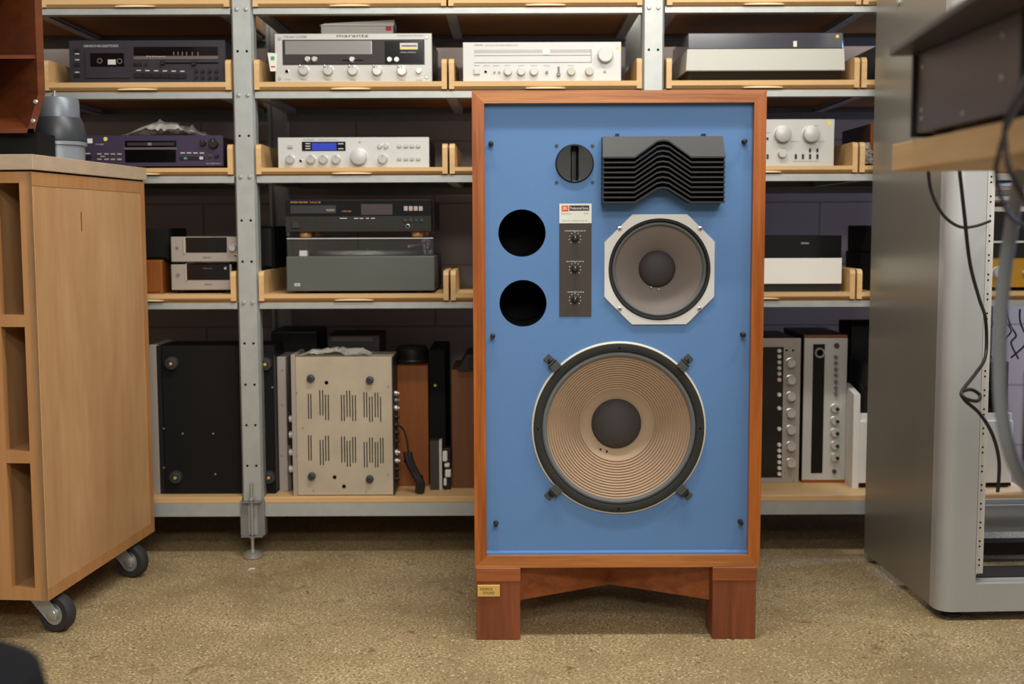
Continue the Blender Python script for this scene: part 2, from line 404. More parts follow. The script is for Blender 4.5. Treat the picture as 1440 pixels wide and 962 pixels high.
# trays
lev_name = {1: 'highest shelf at the top edge', 2: 'upper shelf', 3: 'second shelf down', 4: 'third shelf down'}
TX = []
for (ua, ub) in ((62, 325), (358, 628.5), (631.5, 902.5), (937, 1208), (1211, 1478)):
    TX.append((AT(ua, 120, YS)[0], AT(ub, 120, YS)[0]))
tray_label = {
    (0, 1): 'wooden tray at the top edge of the picture, leftmost, above the cassette deck',
    (1, 1): 'wooden tray at the picture top, above the silver receiver with black dial',
    (2, 1): 'wooden tray at the picture top, above the bright silver tuner amplifier',
    (3, 1): 'wooden tray at the picture top, above the light grey turntable',
    (4, 1): 'wooden tray at the top edge of the picture, rightmost, partly behind the steel rack',
    (0, 2): 'pale birch tray holding the black cassette deck',
    (1, 2): 'pale birch tray holding the silver receiver with black dial window',
    (2, 2): 'pale birch tray just above the loudspeaker, holding the silver tuner amplifier',
    (3, 2): 'pale birch tray holding the light grey turntable with smoked lid',
    (4, 2): 'birch tray holding a black unit on the upper shelf, cut off by the steel rack',
    (0, 3): 'pale birch tray holding the purple player, behind the plywood crate',
    (1, 3): 'pale birch tray holding the silver amplifier with blue display',
    (2, 3): 'birch tray left of the loudspeaker beside the blue display amplifier, mostly hidden',
    (3, 3): 'birch tray holding the pale amplifier with two big knobs',
    (4, 3): 'birch tray holding the wood cased receiver beside the steel rack',
    (0, 4): 'pale birch tray holding the two stacked small silver units',
    (1, 4): 'pale birch tray holding the grey green turntable',
    (2, 4): 'birch tray left of the loudspeaker at turntable height, mostly hidden by it',
    (3, 4): 'birch tray holding the white turntable with black lid',
    (4, 4): 'birch tray holding the stacked black boxes beside the steel rack',
}
def tray(i, k):
    x0, x1 = TX[i]; z0, z1 = ZT[k]; cx = (x0 + x1) / 2; hw = (x1 - x0) / 2
    t = thing('wooden_tray', tray_label[(i, k)], 'tray', (cx, YS - .004, z0), 0, 'birch equipment trays')
    h = z1 - z0; D = .46; hs = .082; th = .014
    MB().prism([(0, h), (D, h), (D, 0), (.011, 0), (0, .0075)], -hw + th, hw - th, 'x').build('base', 'birch', t)
    for s in (-1, 1):
        a, b = sorted((s * hw, s * (hw - th)))
        pts = [(0, 0), (D, 0), (D, hs), (.012, hs), (.004, hs - .004), (0, hs - .012)]
        MB().prism(pts, a, b, 'x').build('side_panel', 'birch', t)
    MB().prism([(.055 * math.cos(q * PI / 8), .0005 + .0045 * math.sin(q * PI / 8)) for q in range(9)], -.0008, .008, 'y').build('finger_pull', 'birch_lit', t, None, 'routed finger pull painted paler as if lit')
    return t
for i in range(5):
    for k in (1, 2, 3, 4): tray(i, k)

# ------------------------------------------------------------------ equipment helper
class Dev:
    """a unit whose front face is the photo rectangle (u0,v0)-(u1,v1) at depth Yf, standing at height zb"""
    def __init__(s, name, label, cat, u0, v0, u1, v1, Yf, zb, sl=0.0, group=None):
        s.uc = (u0 + u1) / 2; s.v1 = v1; s.Yf = Yf; s.sl = sl
        s.X0, s.zr = AT(s.uc, v1, Yf)
        xa = AT(u0, (v0 + v1) / 2, Yf)[0]; xb = AT(u1, (v0 + v1) / 2, Yf)[0]
        s.X0 = (xa + xb) / 2; s.hw = (xb - xa) / 2; s.h = AT(s.uc, v0, Yf)[1] - s.zr
        s.root = thing(name, label, cat, (s.X0, Yf, zb), 0, group)
        s.px = Yf / FPX * .99
    def p(s, u, v):
        x, z = AT(u, v - s.sl * (u - s.uc), s.Yf); return x - s.X0, z - s.zr
    def box(s, name, u0, v0, u1, v1, y0, y1, mat, bev=0, label=None, parent=None):
        x0, _ = s.p(u0, (v0 + v1) / 2); x1, _ = s.p(u1, (v0 + v1) / 2); z1 = s.p((u0 + u1) / 2, v0)[1]; z0 = s.p((u0 + u1) / 2, v1)[1]
        return MB().box(x0, x1, y0, y1, z0, z1, bev).build(name, mat, parent or s.root, None, label)
    def knob(s, u, v, r, mat='silver', ln=.018, name='knob', pointer=True, y=0, label=None):
        x, z = s.p(u, v); R = r * s.px
        pr = [(R * 1.12, 0), (R * 1.12, .0015), (R, .002), (R, ln - .0015), (R * .9, ln), (0, ln)]
        mb = MB().use(mat).lathe(pr, (x, y, z), '-y', 24)
        if pointer: mb.use('inkgrey').box(x - R * .06, x + R * .06, y - ln - .0004, y - ln, z + R * .3, z + R * .85)
        return mb.build(name, None, s.root, None, label)
    def hole(s, u, v, r, name='jack', y=0):
        x, z = s.p(u, v); R = r * s.px
        return MB().use('bolt').lathe([(R * 1.3, 0), (R * 1.3, .0012), (R, .0014)], (x, y, z), '-y', 16).use('hole').lathe([(R, .0014), (0, .0008)], (x, y, z), '-y', 16).build(name, None, s.root)
    def text(s, st, u0, u1, vb, hpx, mat='inkdark', y=-.0006, shear=0):
        x0, z = s.p(u0, vb); x1, _ = s.p(u1, vb)
        return text(st, x0, y, z, x1 - x0, hpx * s.px, mat, s.root, shear=shear)
    def body(s, mat, depth, inset=.003, name='body', y0=.004, top=.003, bev=.002, z0=0.0):
        return MB().box(-s.hw + inset, s.hw - inset, y0, depth, z0, s.h - top, bev).build(name, mat, s.root)
    def face(s, mat, th=.004, bev=.001, z0=0, label=None):
        return MB().box(-s.hw, s.hw, 0, th, z0, s.h, bev).build('faceplate', mat, s.root, None, label)
    def feet(s, h=.008, mat='black', depth=.3, r=.012):
        for x in (-s.hw * .78, s.hw * .78):
            for y in (.04, depth - .04):
                MB().lathe([(0, -h), (r, -h), (r, .0), (0, 0)], (x, y, 0), 'z', 16).build('foot', mat, s.root)
Yd = YS + .022
T2, T3, T4 = ZT[2][1], ZT[3][1], ZT[4][1]

# ------------------------------------------------------------------ the blue loudspeaker
YC = 2.72
zc0 = AT(868, 798, YC)[1]; zc1 = AT(868, 127, YC)[1]
xc0 = AT(665.5, 460, YC)[0]; xc1 = AT(1073.5, 460, YC)[0]
CX = (xc0 + xc1) / 2; HW = (xc1 - xc0) / 2; CH = zc1 - zc0; CD = .435
sp = thing('loudspeaker', 'tall studio monitor loudspeaker with blue baffle and orange brown wooden cabinet', 'loudspeaker', (CX, YC, zc0))
ft = .0265
# cabinet: mitred frame boards, sides and back
cb = MB().use('walnut_v')
cb.prism([(-HW, 0), (-HW + ft, ft), (-HW + ft, CH - ft), (-HW, CH)], 0, CD, 'y')
cb.prism([(HW, 0), (HW - ft, ft), (HW - ft, CH - ft), (HW, CH)], 0, CD, 'y')
cb.use('walnut_h_lit')
cb.prism([(-HW, CH), (-HW + ft, CH - ft), (HW - ft, CH - ft), (HW, CH)], 0, CD, 'y')
cb.prism([(-HW, 0), (-HW + ft, ft), (HW - ft, ft), (HW, 0)], 0, CD, 'y')
cb.use('black_matt').box(-HW + ft, HW - ft, CD - .018, CD - .001, ft, CH - ft)
cb.build('cabinet', None, sp)
YB = .020                                     # baffle depth behind the frame front
YBW = YC + YB
def B(u, v, Y=YBW):
    x, z = AT(u, v, Y); return x - CX, z - zc0
pxb = YBW / FPX
# baffle with the driver openings and port holes cut out (grid fill round circles via boolean-free strips)
wo = (*B(870, 602), 121 * pxb); mi = (*B(927, 379), 74 * pxb); p1 = (*B(734, 328), 33.3 * pxb); p2 = (*B(735.5, 427), 33.3 * pxb)
sl_ = (*B(808, 230), 25.5 * pxb)
def cut_panel(x0, x1, z0, z1, circles, y0, y1, seg=64):
    """panel with real round openings: each circle sits in its own square cell, the rest is filled by a grid"""
    bm = bmesh.new()
    cells = [(cx - r * 1.02, cx + r * 1.02, cz - r * 1.02, cz + r * 1.02, cx, cz, r) for cx, cz, r in circles]
    xs = sorted({x0, x1, *[c[0] for c in cells], *[c[1] for c in cells]}); zs = sorted({z0, z1, *[c[2] for c in cells], *[c[3] for c in cells]})
    def quad(vs): bm.faces.new([bm.verts.new(v) for v in vs])
    for a, b in zip(xs, xs[1:]):
        for c, d in zip(zs, zs[1:]):
            mx, mz = (a + b) / 2, (c + d) / 2
            if any(q[0] < mx < q[1] and q[2] < mz < q[3] for q in cells): continue
            quad([(a, y0, c), (b, y0, c), (b, y0, d), (a, y0, d)])
    for q in cells:
        cx, cz, r = q[4:]; h = r * 1.02
        for i in range(seg):
            t0, t1 = 2 * PI * i / seg, 2 * PI * (i + 1) / seg
            def sq(t):
                c, s_ = math.cos(t), math.sin(t); m_ = max(abs(c), abs(s_)); return (cx + c / m_ * h, y0, cz + s_ / m_ * h)
            def ci(t, y=y0): return (cx + r * math.cos(t), y, cz + r * math.sin(t))
            quad([sq(t0), sq(t1), ci(t1), ci(t0)])
            quad([ci(t0), ci(t1), ci(t1, y1), ci(t0, y1)])
    bmesh.ops.remove_doubles(bm, verts=list(bm.verts), dist=1e-6)
    return bm
bf = MB(); bf.bm.free(); bf.bm = cut_panel(-HW + ft, HW - ft, ft, CH - ft, [wo, mi, p1, p2, sl_], YB, YB + .019)
# bevelled lip at the foot of the baffle
bf.prism([(YB, ft), (YB - .008, ft), (YB - .008, ft + .004), (YB, ft + .0075)], -HW + ft, HW - ft, 'x')
bf.build('baffle', 'blue', sp, None, 'blue painted baffle')
# ports
for q in (p1, p2):
    MB().use('blue').lathe([(q[2], 0), (q[2] * .995, -.010)], (q[0], YB, q[1]), '-y', 48).use('black_matt').lathe([(q[2] * .995, -.010), (q[2] * .97, -.20), (0, -.20)], (q[0], YB, q[1]), '-y', 48).build('bass_port', None, sp, None, 'round black port hole')
# woofer
wx, wz = wo[0], wo[1]
def wp(prof, name, mat, parent, seg=72, c=None): return MB().lathe([(r * pxb, d) for r, d in prof], (c or (wx, YB, wz)), '-y', seg).build(name, mat, parent)
wr = wp([(120, -.002), (123.6, -.002), (124, .002), (123, .005), (121, .006), (119, .004)], 'woofer', 'rim', sp, 96); wr['label'] = 'large bass driver with tan ribbed cone'
wp([(121.5, .005), (120.5, .010), (118, .011), (112, .011), (110, .009), (109, .002)], 'gasket', 'gasket', wr, 96)
wp([(109.5, .003), (108, .007), (105.5, .0085), (103, .006), (101.5, -.001)], 'surround', 'surround', wr, 96)
prof = []
n = 14
for i in range(n * 4 + 1):
    t = i / (n * 4); r = 102 - t * (102 - 53); d = -.001 - t * .046
    prof.append((r, d + .0022 * math.cos(2 * PI * i / 4)))
prof += [(50, -.050), (44, -.056), (36, -.064)]
wp(prof, 'cone', 'cone', wr, 96)
wp([(36.5, -.064)] + [(36 * math.cos(a * PI / 20), -.063 + .026 * math.sin(a * PI / 20)) for a in range(0, 11)], 'dust_cap', 'cap', wr, 48)
for (du, dv) in ((-23, 36), (-14, 39)):
    x, z = B(870 + du, 602 + dv); MB().lathe([(.0022, 0), (.0022, .003), (0, .004)], (x, YB + .056, z), '-y', 10).build('lead_wire', 'black_matt', wr)
for k in range(8):
    a = k * PI / 4 + PI / 8 * 0
    if k % 2 == 0: MB().lathe([(.0022, 0), (.0022, .0003), (0, .0003)], (wx + 115 * pxb * math.cos(a), YB - .0111, wz + 115 * pxb * math.sin(a)), '-y', 10).build('screw_hole', 'hole', wr)
for (u, v) in ((774, 507.5), (965, 507), (775, 694), (964, 693.5)):
    x, z = B(u, v); a = math.atan2(z - wz, x - wx); M = Matrix.Translation((x, YB, z)) @ Matrix.Rotation(-(a - PI / 2), 4, 'Y')
    # local: z outwards from the driver, x across
    mb = MB().box(-.009, .009, -.004, .0, -.010, .014, .001, 1, M).box(-.011, .011, -.018, -.013, -.024, -.004, .001, 1, M).box(-.011, .011, -.018, 0, -.008, -.003, .001, 1, M)
    cl = mb.build('mounting_clamp', 'surround_dk', sp)
    MB().lathe([(.006, 0), (.006, .003), (.0035, .006), (0, .0065)], (x, YB - .004, z), '-y', 14).build('bolt', 'black', cl)
# midrange driver
mx_, mz_ = mi[0], mi[1]
pts = []
H_ = 77 * pxb; Rr = 86 * pxb
for i in range(96):
    a = 2 * PI * i / 96; c, s_ = math.cos(a), math.sin(a)
    r = min(Rr, H_ / max(abs(c), abs(s_)), H_ * 1.50 / (abs(c) + abs(s_)))
    pts.append((r * c, r * s_))
bm = bmesh.new()
rin = 71.5 * pxb
A = [bm.verts.new((mx_ + x, YB - .006, mz_ + z)) for x, z in pts]
A2 = [bm.verts.new((mx_ + x * 1.008, YB, mz_ + z * 1.008)) for x, z in pts]
C_ = [bm.verts.new((mx_ + rin * math.cos(2 * PI * i / 96), YB - .006, mz_ + rin * math.sin(2 * PI * i / 96))) for i in range(96)]
C2 = [bm.verts.new((mx_ + rin * math.cos(2 * PI * i / 96), YB + .006, mz_ + rin * math.sin(2 * PI * i / 96))) for i in range(96)]
for P_, Q_ in ((A2, A), (A, C_), (C_, C2)):
    for i in range(96): bm.faces.new((P_[i], P_[(i + 1) % 96], Q_[(i + 1) % 96], Q_[i]))
mb = MB(); mb.bm.free(); mb.bm = bm
md = mb.build('midrange_driver', 'alu', sp); md['label'] = 'midrange driver in a pale eight-sided metal plate'
mc = (mx_, YB, mz_)
wp([(72, .003), (70, .008), (68, .008), (66.5, .0), (66, -.003)], 'gasket', 'gasket', md, 72, mc)
wp([(66.8, -.003), (65.5, .002), (63.5, .003), (61.5, -.001), (60.8, -.006)], 'surround', 'surround', md, 72, mc)
wp([(61.5, -.005), (50, -.014), (38, -.027), (26, -.042)], 'cone', 'cone_grey', md, 72, mc)
wp([(26.6, -.042)] + [(26 * math.cos(a * PI / 20), -.041 + .020 * math.sin(a * PI / 20)) for a in range(0, 11)], 'dust_cap', 'cap', md, 40, mc)
for (u, v) in ((871, 321.5), (984, 321.5), (871, 434), (983, 434)):
    x, z = B(u, v); MB().use('bolt').lathe([(.0055, .0), (.005, .0025), (.002, .003)], (x, YB - .006, z), '-y', 14).use('hole').lathe([(.002, .003), (0, .002)], (x, YB - .006, z), '-y', 14).build('screw', None, md)
for du, dv in ((-7, 28), (4, 31)):
    x, z = B(925 + du, 377 + dv); MB().lathe([(.0016, 0), (.0016, .003), (0, .004)], (x, YB + .036, z), '-y', 8).build('lead_wire', 'alu', md)
# slot tweeter
tx, tz = sl_[0], sl_[1]; tr = 26.8 * pxb
bm = bmesh.new(); seg = 64; hwS, hhS = 5.6 * pxb, 24 * pxb
O = [bm.verts.new((tx + tr * math.cos(2 * PI * i / seg), YB - .002, tz + tr * math.sin(2 * PI * i / seg))) for i in range(seg)]
O0 = [bm.verts.new((tx + tr * 1.02 * math.cos(2 * PI * i / seg), YB + .004, tz + tr * 1.02 * math.sin(2 * PI * i / seg))) for i in range(seg)]
F_ = [bm.verts.new((tx + tr * .93 * math.cos(2 * PI * i / seg), YB - .007, tz + tr * .93 * math.sin(2 * PI * i / seg))) for i in range(seg)]
def slotp(i, y, k=1.0):
    a = 2 * PI * i / seg; c, s_ = math.cos(a), math.sin(a)
    m_ = min(hwS / max(1e-6, abs(c)), hhS / max(1e-6, abs(s_))); return (tx + c * m_ * k, y, tz + s_ * m_)
G_ = [bm.verts.new(slotp(i, YB - .006)) for i in range(seg)]; K_ = [bm.verts.new(slotp(i, YB + .03, .5)) for i in range(seg)]
for P_, Q_ in ((O0, O), (O, F_), (F_, G_), (G_, K_)):
    for i in range(seg): bm.faces.new((P_[i], P_[(i + 1) % seg], Q_[(i + 1) % seg], Q_[i]))
bm.faces.new(K_)
mb = MB(); mb.bm.free(); mb.bm = bm
tw = mb.build('slot_tweeter', 'lens', sp); tw['label'] = 'round black tweeter with upright slot'
for sx, sz in ((-25, 25), (25, 25), (-25, -25.5), (25, -25.5)):
    MB().lathe([(.004, 0), (.0038, .0015), (0, .002)], (tx + sx * pxb, YB, tz + sz * pxb), '-y', 12).build('screw', 'gunmetal_dk', sp)
# slant plate acoustic lens: folded plates stacked below a sloping hood
lx0, lx1 = B(845, 240)[0], B(1014, 240)[0]; lcx = B(928, 240)[0]
zt_ = B(928, 193)[1]; zo0 = B(928, 222)[1]; zo1 = B(928, 284)[1]; zp0 = B(928, 198.5)[1]; zp1 = B(928, 263.5)[1]
lf = YB - .055; lb = YB - .001
ka, kb = 36 * pxb, 8 * pxb
def chev(zo, zp, x0=lx0, x1=lx1):
    return [(x0, zo), (lcx - ka - .004, zo), (lcx - kb, zp - .002), (lcx, zp), (lcx + kb, zp - .002), (lcx + ka + .004, zo), (x1, zo)]
ln = MB(); NP = 10
for k in range(NP):
    t = k / (NP - 1); zo = zo0 + t * (zo1 - zo0); zp = zp0 + t * (zp1 - zp0)
    top = chev(zo, zp); th = .0035
    c8 = [(x, z - th) for x, z in reversed(top)]
    ins = .0 if k else 0
    # plate slopes down a little toward the front
    n0 = len(ln.bm.verts)
    ln.prism([(x, z) for x, z in top + c8], lf + ins, lb, 'y')
# inner cores between plates
lens_p = ln.build('acoustic_lens', 'lens', sp); lens_p['label'] = 'black folded-plate acoustic lens in front of the horn'
hd = MB()
top0 = chev(zo0, zp0)
hp = [(lx0 + .003, zt_), (lx1 - .003, zt_)] + list(reversed(top0))
ybk = lb
hd.bm.free(); hd.bm = bmesh.new()
fr = [hd.bm.verts.new((x, (YB - .030) + (lf - YB + .030) * (zt_ - z) / (zt_ - zo0), z)) for x, z in hp]
bk = [hd.bm.verts.new((x, lb, z)) for x, z in hp]
hd.bm.faces.new(bk)
# front of the hood is split so that it slopes from the top edge out to the first plate
nfr = len(fr)
for i in range(nfr): hd.bm.faces.new((fr[i], fr[(i + 1) % nfr], bk[(i + 1) % nfr], bk[i]))
hd.bm.faces.new(fr)
hd.build('hood', 'lens', lens_p)
cr = MB().box(lx0 + .012, lx1 - .012, lb - .012, lb, zo1, zt_ - .02)
cr.bm.free(); cr.bm = bmesh.new()
pol = chev(zo1, zp1, lx0 + .004, lx1 - .004)
cr.prism([(x, z) for x, z in pol] + [(lx1 - .004, zo0), (lx0 + .004, zo0)], lb - .022, lb, 'y')
cr.build('lens_back', 'black_matt', lens_p)
for s in (0, 1):
    xe = lx0 + .001 if s == 0 else lx1 - .003
    MB().prism([(lf + .004, zo1), (lb, zo1), (lb, zt_), (YB - .026, zt_), (lf + .004, zo0)], xe, xe + .002, 'x').build('side_cheek', 'lens', lens_p)
for u in (865.5, 868.5, 986, 989):
    x, z = B(u, 193); MB().box(x - .0012, x + .0012, YB - .028, YB - .004, z - .003, z + .006).build('clip', 'black', lens_p)
x, z = B(928, 196); MB().box(x - .006, x + .006, YB - .032, YB - .026, z - .0005, z + .0005).box(x - .0005, x + .0005, YB - .032, YB - .026, z - .004, z + .006).build('centre_mark', 'surround', lens_p)
# level control panel
cx0, cz1 = B(786.5, 286.5); cx1, cz0 = B(831.5, 445)
pl = MB().box(cx0, cx1, YB - .0015, YB, cz0, cz1).build('control_panel', 'foilcal', sp)
zl = B(808, 314)[1]
MB().box(cx0, cx1, YB - .0021, YB - .0014, zl, cz1).build('name_label', 'cream', pl)
def btx(st, u0, u1, v0, v1, mat, parent, y=YB - .0026):
    x0, z1 = B(u0, v0); x1, z0 = B(u1, v1); return text(st, x0, y, z0, x1 - x0, z1 - z0, mat, parent)
a, b = B(789.5, 289), B(799.5, 297.5); MB().box(a[0], b[0], YB - .0024, YB - .002, b[1], a[1]).build('logo_block', 'orange', pl)
btx('JBL', 791.3, 797.8, 291, 295.7, 'white', pl)
a, b = B(800.5, 289), B(828.5, 296.3); MB().box(a[0], b[0], YB - .0024, YB - .002, b[1], a[1]).build('title_block', 'inkdark', pl)
btx('Professional Series', 802, 827, 290.8, 294.6, 'white', pl)
btx('Studio Monitor', 789, 804, 299.3, 301.4, 'inkgrey', pl); btx('4343', 821, 827, 299.3, 301.2, 'inkgrey', pl)
btx('James B. Lansing Sound, Inc.', 791, 827, 309.5, 311.2, 'inkgrey', pl)
for (v, st, u0, u1) in ((335, 'ULTRAHIGH FREQUENCY LEVEL dB', 794, 823), (378, 'HIGH FREQUENCY LEVEL dB', 796.5, 821), (421, 'MID FREQUENCY LEVEL dB', 798, 821)):
    x, z = B(808.5, v)
    btx(st, u0, u1, v - 11.2, v - 9.2, 'cream', pl, YB - .0019)
    k_ = MB().use('black').lathe([(.0078, 0), (.0078, .003), (.006, .004), (.0055, .013), (.0045, .014), (0, .014)], (x, YB - .0015, z), '-y', 20)
    k_.use('cream').box(x - .0004, x + .0004, YB - .0160, YB - .0155, z + .001, z + .005)
    k_.build('level_knob', None, pl)
    mb = MB()
    for j in range(9):
        a = math.radians(225 - j * 270 / 8); r = .0128
        mb.box(x + r * math.cos(a) - .0007, x + r * math.cos(a) + .0007, YB - .0019, YB - .0014, z + r * math.sin(a) - .0009, z + r * math.sin(a) + .0009)
    mb.build('scale_marks', 'cream', pl)
for (u, v) in ((690.5, 202), (1046, 199), (693, 472), (1044, 470), (697.5, 735), (1040.5, 733)):
    x, z = B(u, v); MB().lathe([(.0055, 0), (.0055, .004), (.003, .006), (.003, .014), (.0048, .016), (.0048, .02), (0, .0215)], (x, YB, z), '-y', 16).build('grille_peg', 'black', sp)

# ------------------------------------------------------------------ loudspeaker stand
st = thing('speaker_stand', 'brown wooden stand with four block legs under the blue loudspeaker', 'stand', (CX, YC, 0))
def X_(u, v=850): return AT(u, v, YC)[0] - CX
lgz = zc0
for (a, b, y0, y1, nm) in ((X_(669.5), X_(732), .0, .10, 1), (X_(1001.5), X_(1063.5), 0, .10, 1), (X_(669.5), X_(669.5) + .055, .33, .43, 0), (X_(1063.5) - .055, X_(1063.5), .33, .43, 0)):
    zt2 = AT(700, 818, YC)[1]
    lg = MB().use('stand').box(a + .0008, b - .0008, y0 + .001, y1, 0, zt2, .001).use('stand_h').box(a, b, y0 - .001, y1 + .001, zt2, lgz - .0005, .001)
    lg.build('leg', None, st)
xa, xb = X_(720), X_(1012)
def beam(p, q, z0, z1, t=.035):
    P0, Q0 = Vector((*p, 0)), Vector((*q, 0)); d = (Q0 - P0).normalized(); n = Vector((-d.y, d.x, 0)) * t / 2
    c = [P0 - n, P0 + n, Q0 + n, Q0 - n]
    return MB().hexa([(v.x, v.y, z0) for v in c] + [(v.x, v.y, z1) for v in c])
bz0, bz1 = AT(740, 844, YC + .05)[1], lgz - .005
beam((xa, .06), (X_(1063.5) - .03, .36), bz0, bz1).build('cross_beam', 'stand_h', st)
beam((xb, .06), (X_(669.5) + .03, .36), bz0, bz1 - .0008).build('cross_beam', 'stand_h', st)
a, b = AT(671.5, 822.5, YC), AT(703, 838.5, YC)
pt = MB().box(a[0] - CX, b[0] - CX, -.0035, .001, b[1], a[1], .0005).build('brass_plate', 'brass', st, None, 'small brass name plate')
text('KENRICK', a[0] - CX + .006, -.0040, (a[1] + b[1]) / 2 + .0015, .028, .006, 'inkdark', pt)
text('SOUND', a[0] - CX + .012, -.0040, (a[1] + b[1]) / 2 - .0075, .026, .006, 'inkdark', pt)

# ------------------------------------------------------------------ cassette deck
d = Dev('cassette_deck', 'black cassette deck with door at left in the top left tray', 'cassette deck', 97.5, 54.5, 317.5, 115.3, Yd, T2, -.019)
d.body('charcoal', .28); d.face('charcoal')
dr = d.box('cassette_door', 120, 67.5, 182.5, 109, -.004, 0, 'charcoal', .001)
d.box('door_window', 127.5, 74, 175, 93, -.0048, -.0038, 'black_gloss', 0, None, dr)
d.box('cassette_label', 152.5, 83, 163.5, 90, -.0054, -.0048, 'paper', 0, 'white cassette label', dr)
for u in (141, 169):
    x, z = d.p(u, 85); MB().lathe([(.007, 0), (.007, .0006), (.0055, .0006)], (x, -.0048, z), '-y', 20).build('tape_hub', 'inkgrey', dr)
d.text('NAKAMICHI 482 CASSETTE DECK', 118, 167, 66, 3.2, 'silver_w'); d.text('Discrete Head', 292, 306, 64.5, 1.6, 'silver_w')
d.box('level_display', 188, 63, 306.5, 75.5, -.001, 0, 'black_gloss'); d.box('level_trim', 188, 76, 306.5, 80.5, -.0015, 0, 'devgrey')
for k, u in enumerate(range(206, 232, 4)): d.box('scale_mark', u, 76.8, u + 2.4, 77.8, -.0022, -.0014, 'silver_w')
for u in (244, 250, 256, 262, 270, 278): d.box('meter_tick', u, 70, u + 1, 75, -.0016, -.0009, 'inkgrey')
d.box('slider_slot', 229, 84.6, 306.7, 86.6, -.001, 0, 'hole')
for u in (229, 273): d.box('slider_knob', u - 3, 83, u + 3, 89, -.009, -.001, 'black', .001)
for u0, u1 in ((188, 200), (204, 208)): d.box('switch', u0, 86.5, u1, 90.5, -.004, 0, 'black', .0006)
for i, u in enumerate((189, 201.3, 213.6, 225.9, 238.2, 250.5)):
    d.box('transport_key', u, 101, u + 11.9, 107.3, -.005, 0, 'black', .0008); d.box('key_label', u + 3, 96.5, u + 9, 98, -.0005, 0, 'silver_w')
for u in (276, 285.3, 295, 304.5):
    for v in (96.5, 105.3): d.knob(u, v, 2.6, 'black', .006, 'push_button', False)
for v in (71, 90.5, 106): d.box('push_button', 104.5, v - 2, 112.5, v + 2, -.004, 0, 'black', .0006)
for v in (75.5, 84, 101.5): d.box('key_label', 105.5, v - .7, 111.5, v + .7, -.0005, 0, 'silver_w')
tag(MB().box(-.012, .012, -.02, .02, 0, .008, .003, 2).build('loose_dial', 'gunmetal_lt'), 'small grey knob lying on top of the black cassette deck', 'knob').location = (d.X0 - .035, Yd + .06, T2 + d.h - .003)

# ------------------------------------------------------------------ purple player
d = Dev('disc_player', 'purple black player unit with wide dark window on the shelf behind the crate', 'player', 118, 190, 314, 233.5, Yd, T3 + .006, -.006)
d.body('charcoal', .31); d.face('purple'); d.feet(.006)
d.box('drawer_slot', 176, 197.5, 248, 206.5, -.001, 0, 'black_gloss'); d.box('disc_drawer', 179, 200, 245, 204.5, -.003, 0, 'charcoal', .0006); d.box('drawer_badge', 208.5, 200.3, 213.5, 204.3, -.0038, -.003, 'inkgrey')
d.box('display_trim', 174, 207, 249, 210, -.002, 0, 'devgrey', .0005); d.box('display_window', 176, 210, 247.5, 228, -.001, 0, 'black_gloss')
d.knob(286, 200, 4.2, 'black', .012); d.knob(301, 201, 6.6, 'black', .016); d.knob(295.5, 218, 3, 'gunmetal_dk', .006); d.knob(305, 218, 3, 'black', .008)
d.box('power_button', 119.5, 218, 129, 223.5, -.004, 0, 'black', .0006); d.box('key_label', 120, 215.5, 127, 216.8, -.0005, 0, 'silver_w')
for u in (137, 147, 156, 165):
    for v in (215.5, 223): d.box('push_button', u, v, u + 6, v + 2.2, -.003, 0, 'silver_d', .0004)
d.box('push_button', 141.5, 219.3, 147.5, 221, -.003, 0, 'silver_d', .0004)
for u in (254, 263, 272, 281): d.box('key_label', u, 213.6, u + 6, 215, -.0005, 0, 'silver_w')
d.box('button_bar', 253, 219.5, 288, 224, -.003, 0, 'black', .0004)
d.box('indicator', 259, 220.5, 263.5, 223.5, -.004, -.003, 'green'); d.box('indicator', 281, 219.5, 286, 223.5, -.004, -.003, 'silver_w')
d.box('white_sticker', 123, 195, 130, 201.5, -.0006, 0, 'cream')
x, z = d.p(148.3, 195.5); MB().lathe([(.0055, 0), (.0055, .0006), (0, .0006)], (x, 0, z), '-y', 20).build('round_sticker', 'yellow', d.root)
d.text('PIONEER', 135, 146, 204, 1.8, 'silver_w'); d.text('CD CDR MULTI', 290, 311, 230, 1.6, 'silver_w')
dp = d
def crumple(name, label, cat, X, Y, Z, sx, sy, h, mat, nx=26, ny=14, seed=1, ridge=1.0, th=.0012):
    rnd = random.Random(seed); bm = bmesh.new()
    from mathutils import noise
    g = [[None] * (ny + 1) for _ in range(nx + 1)]
    for i in range(nx + 1):
        for j in range(ny + 1):
            a, b = i / nx, j / ny
            e = math.sin(PI * min(1, max(0, a))) ** .6 * math.sin(PI * (b * .75 + .22)) ** .7
            q = noise.noise(Vector((a * 5 + seed, b * 4, 0))); q2 = abs(noise.noise(Vector((a * 11, b * 9 + seed, 3)))) 
            z = max(0.0015, e * h * (.55 + .9 * q + .7 * q2 * ridge))
            g[i][j] = bm.verts.new(((a - .5) * sx + .01 * q, (b - .5) * sy + .01 * q2, z))
    for i in range(nx):
        for j in range(ny): bm.faces.new((g[i][j], g[i + 1][j], g[i + 1][j + 1], g[i][j + 1]))
    r = bmesh.ops.solidify(bm, geom=list(bm.faces), thickness=th)
    m = MB(); m.bm.free(); m.bm = bm
    o = m.build(name, mat); o.location = (X, Y, Z); return tag(o, label, cat)
xb, _ = AT(238, 190, Yd + .1)
crumple('plastic_bag', 'crumpled clear plastic bag with papers lying on the purple player', 'plastic bag', xb, Yd + .12, T3 + .006 + dp.h - .001, .235, .20, .04, 'poly', seed=4)
lf_ = crumple('leaflet', 'creased pale leaflet under the plastic bag on the purple player', 'paper', xb - .005, Yd + .15, T3 + .006 + dp.h - .001, .20, .15, .010, 'paper', seed=9, ridge=.3)

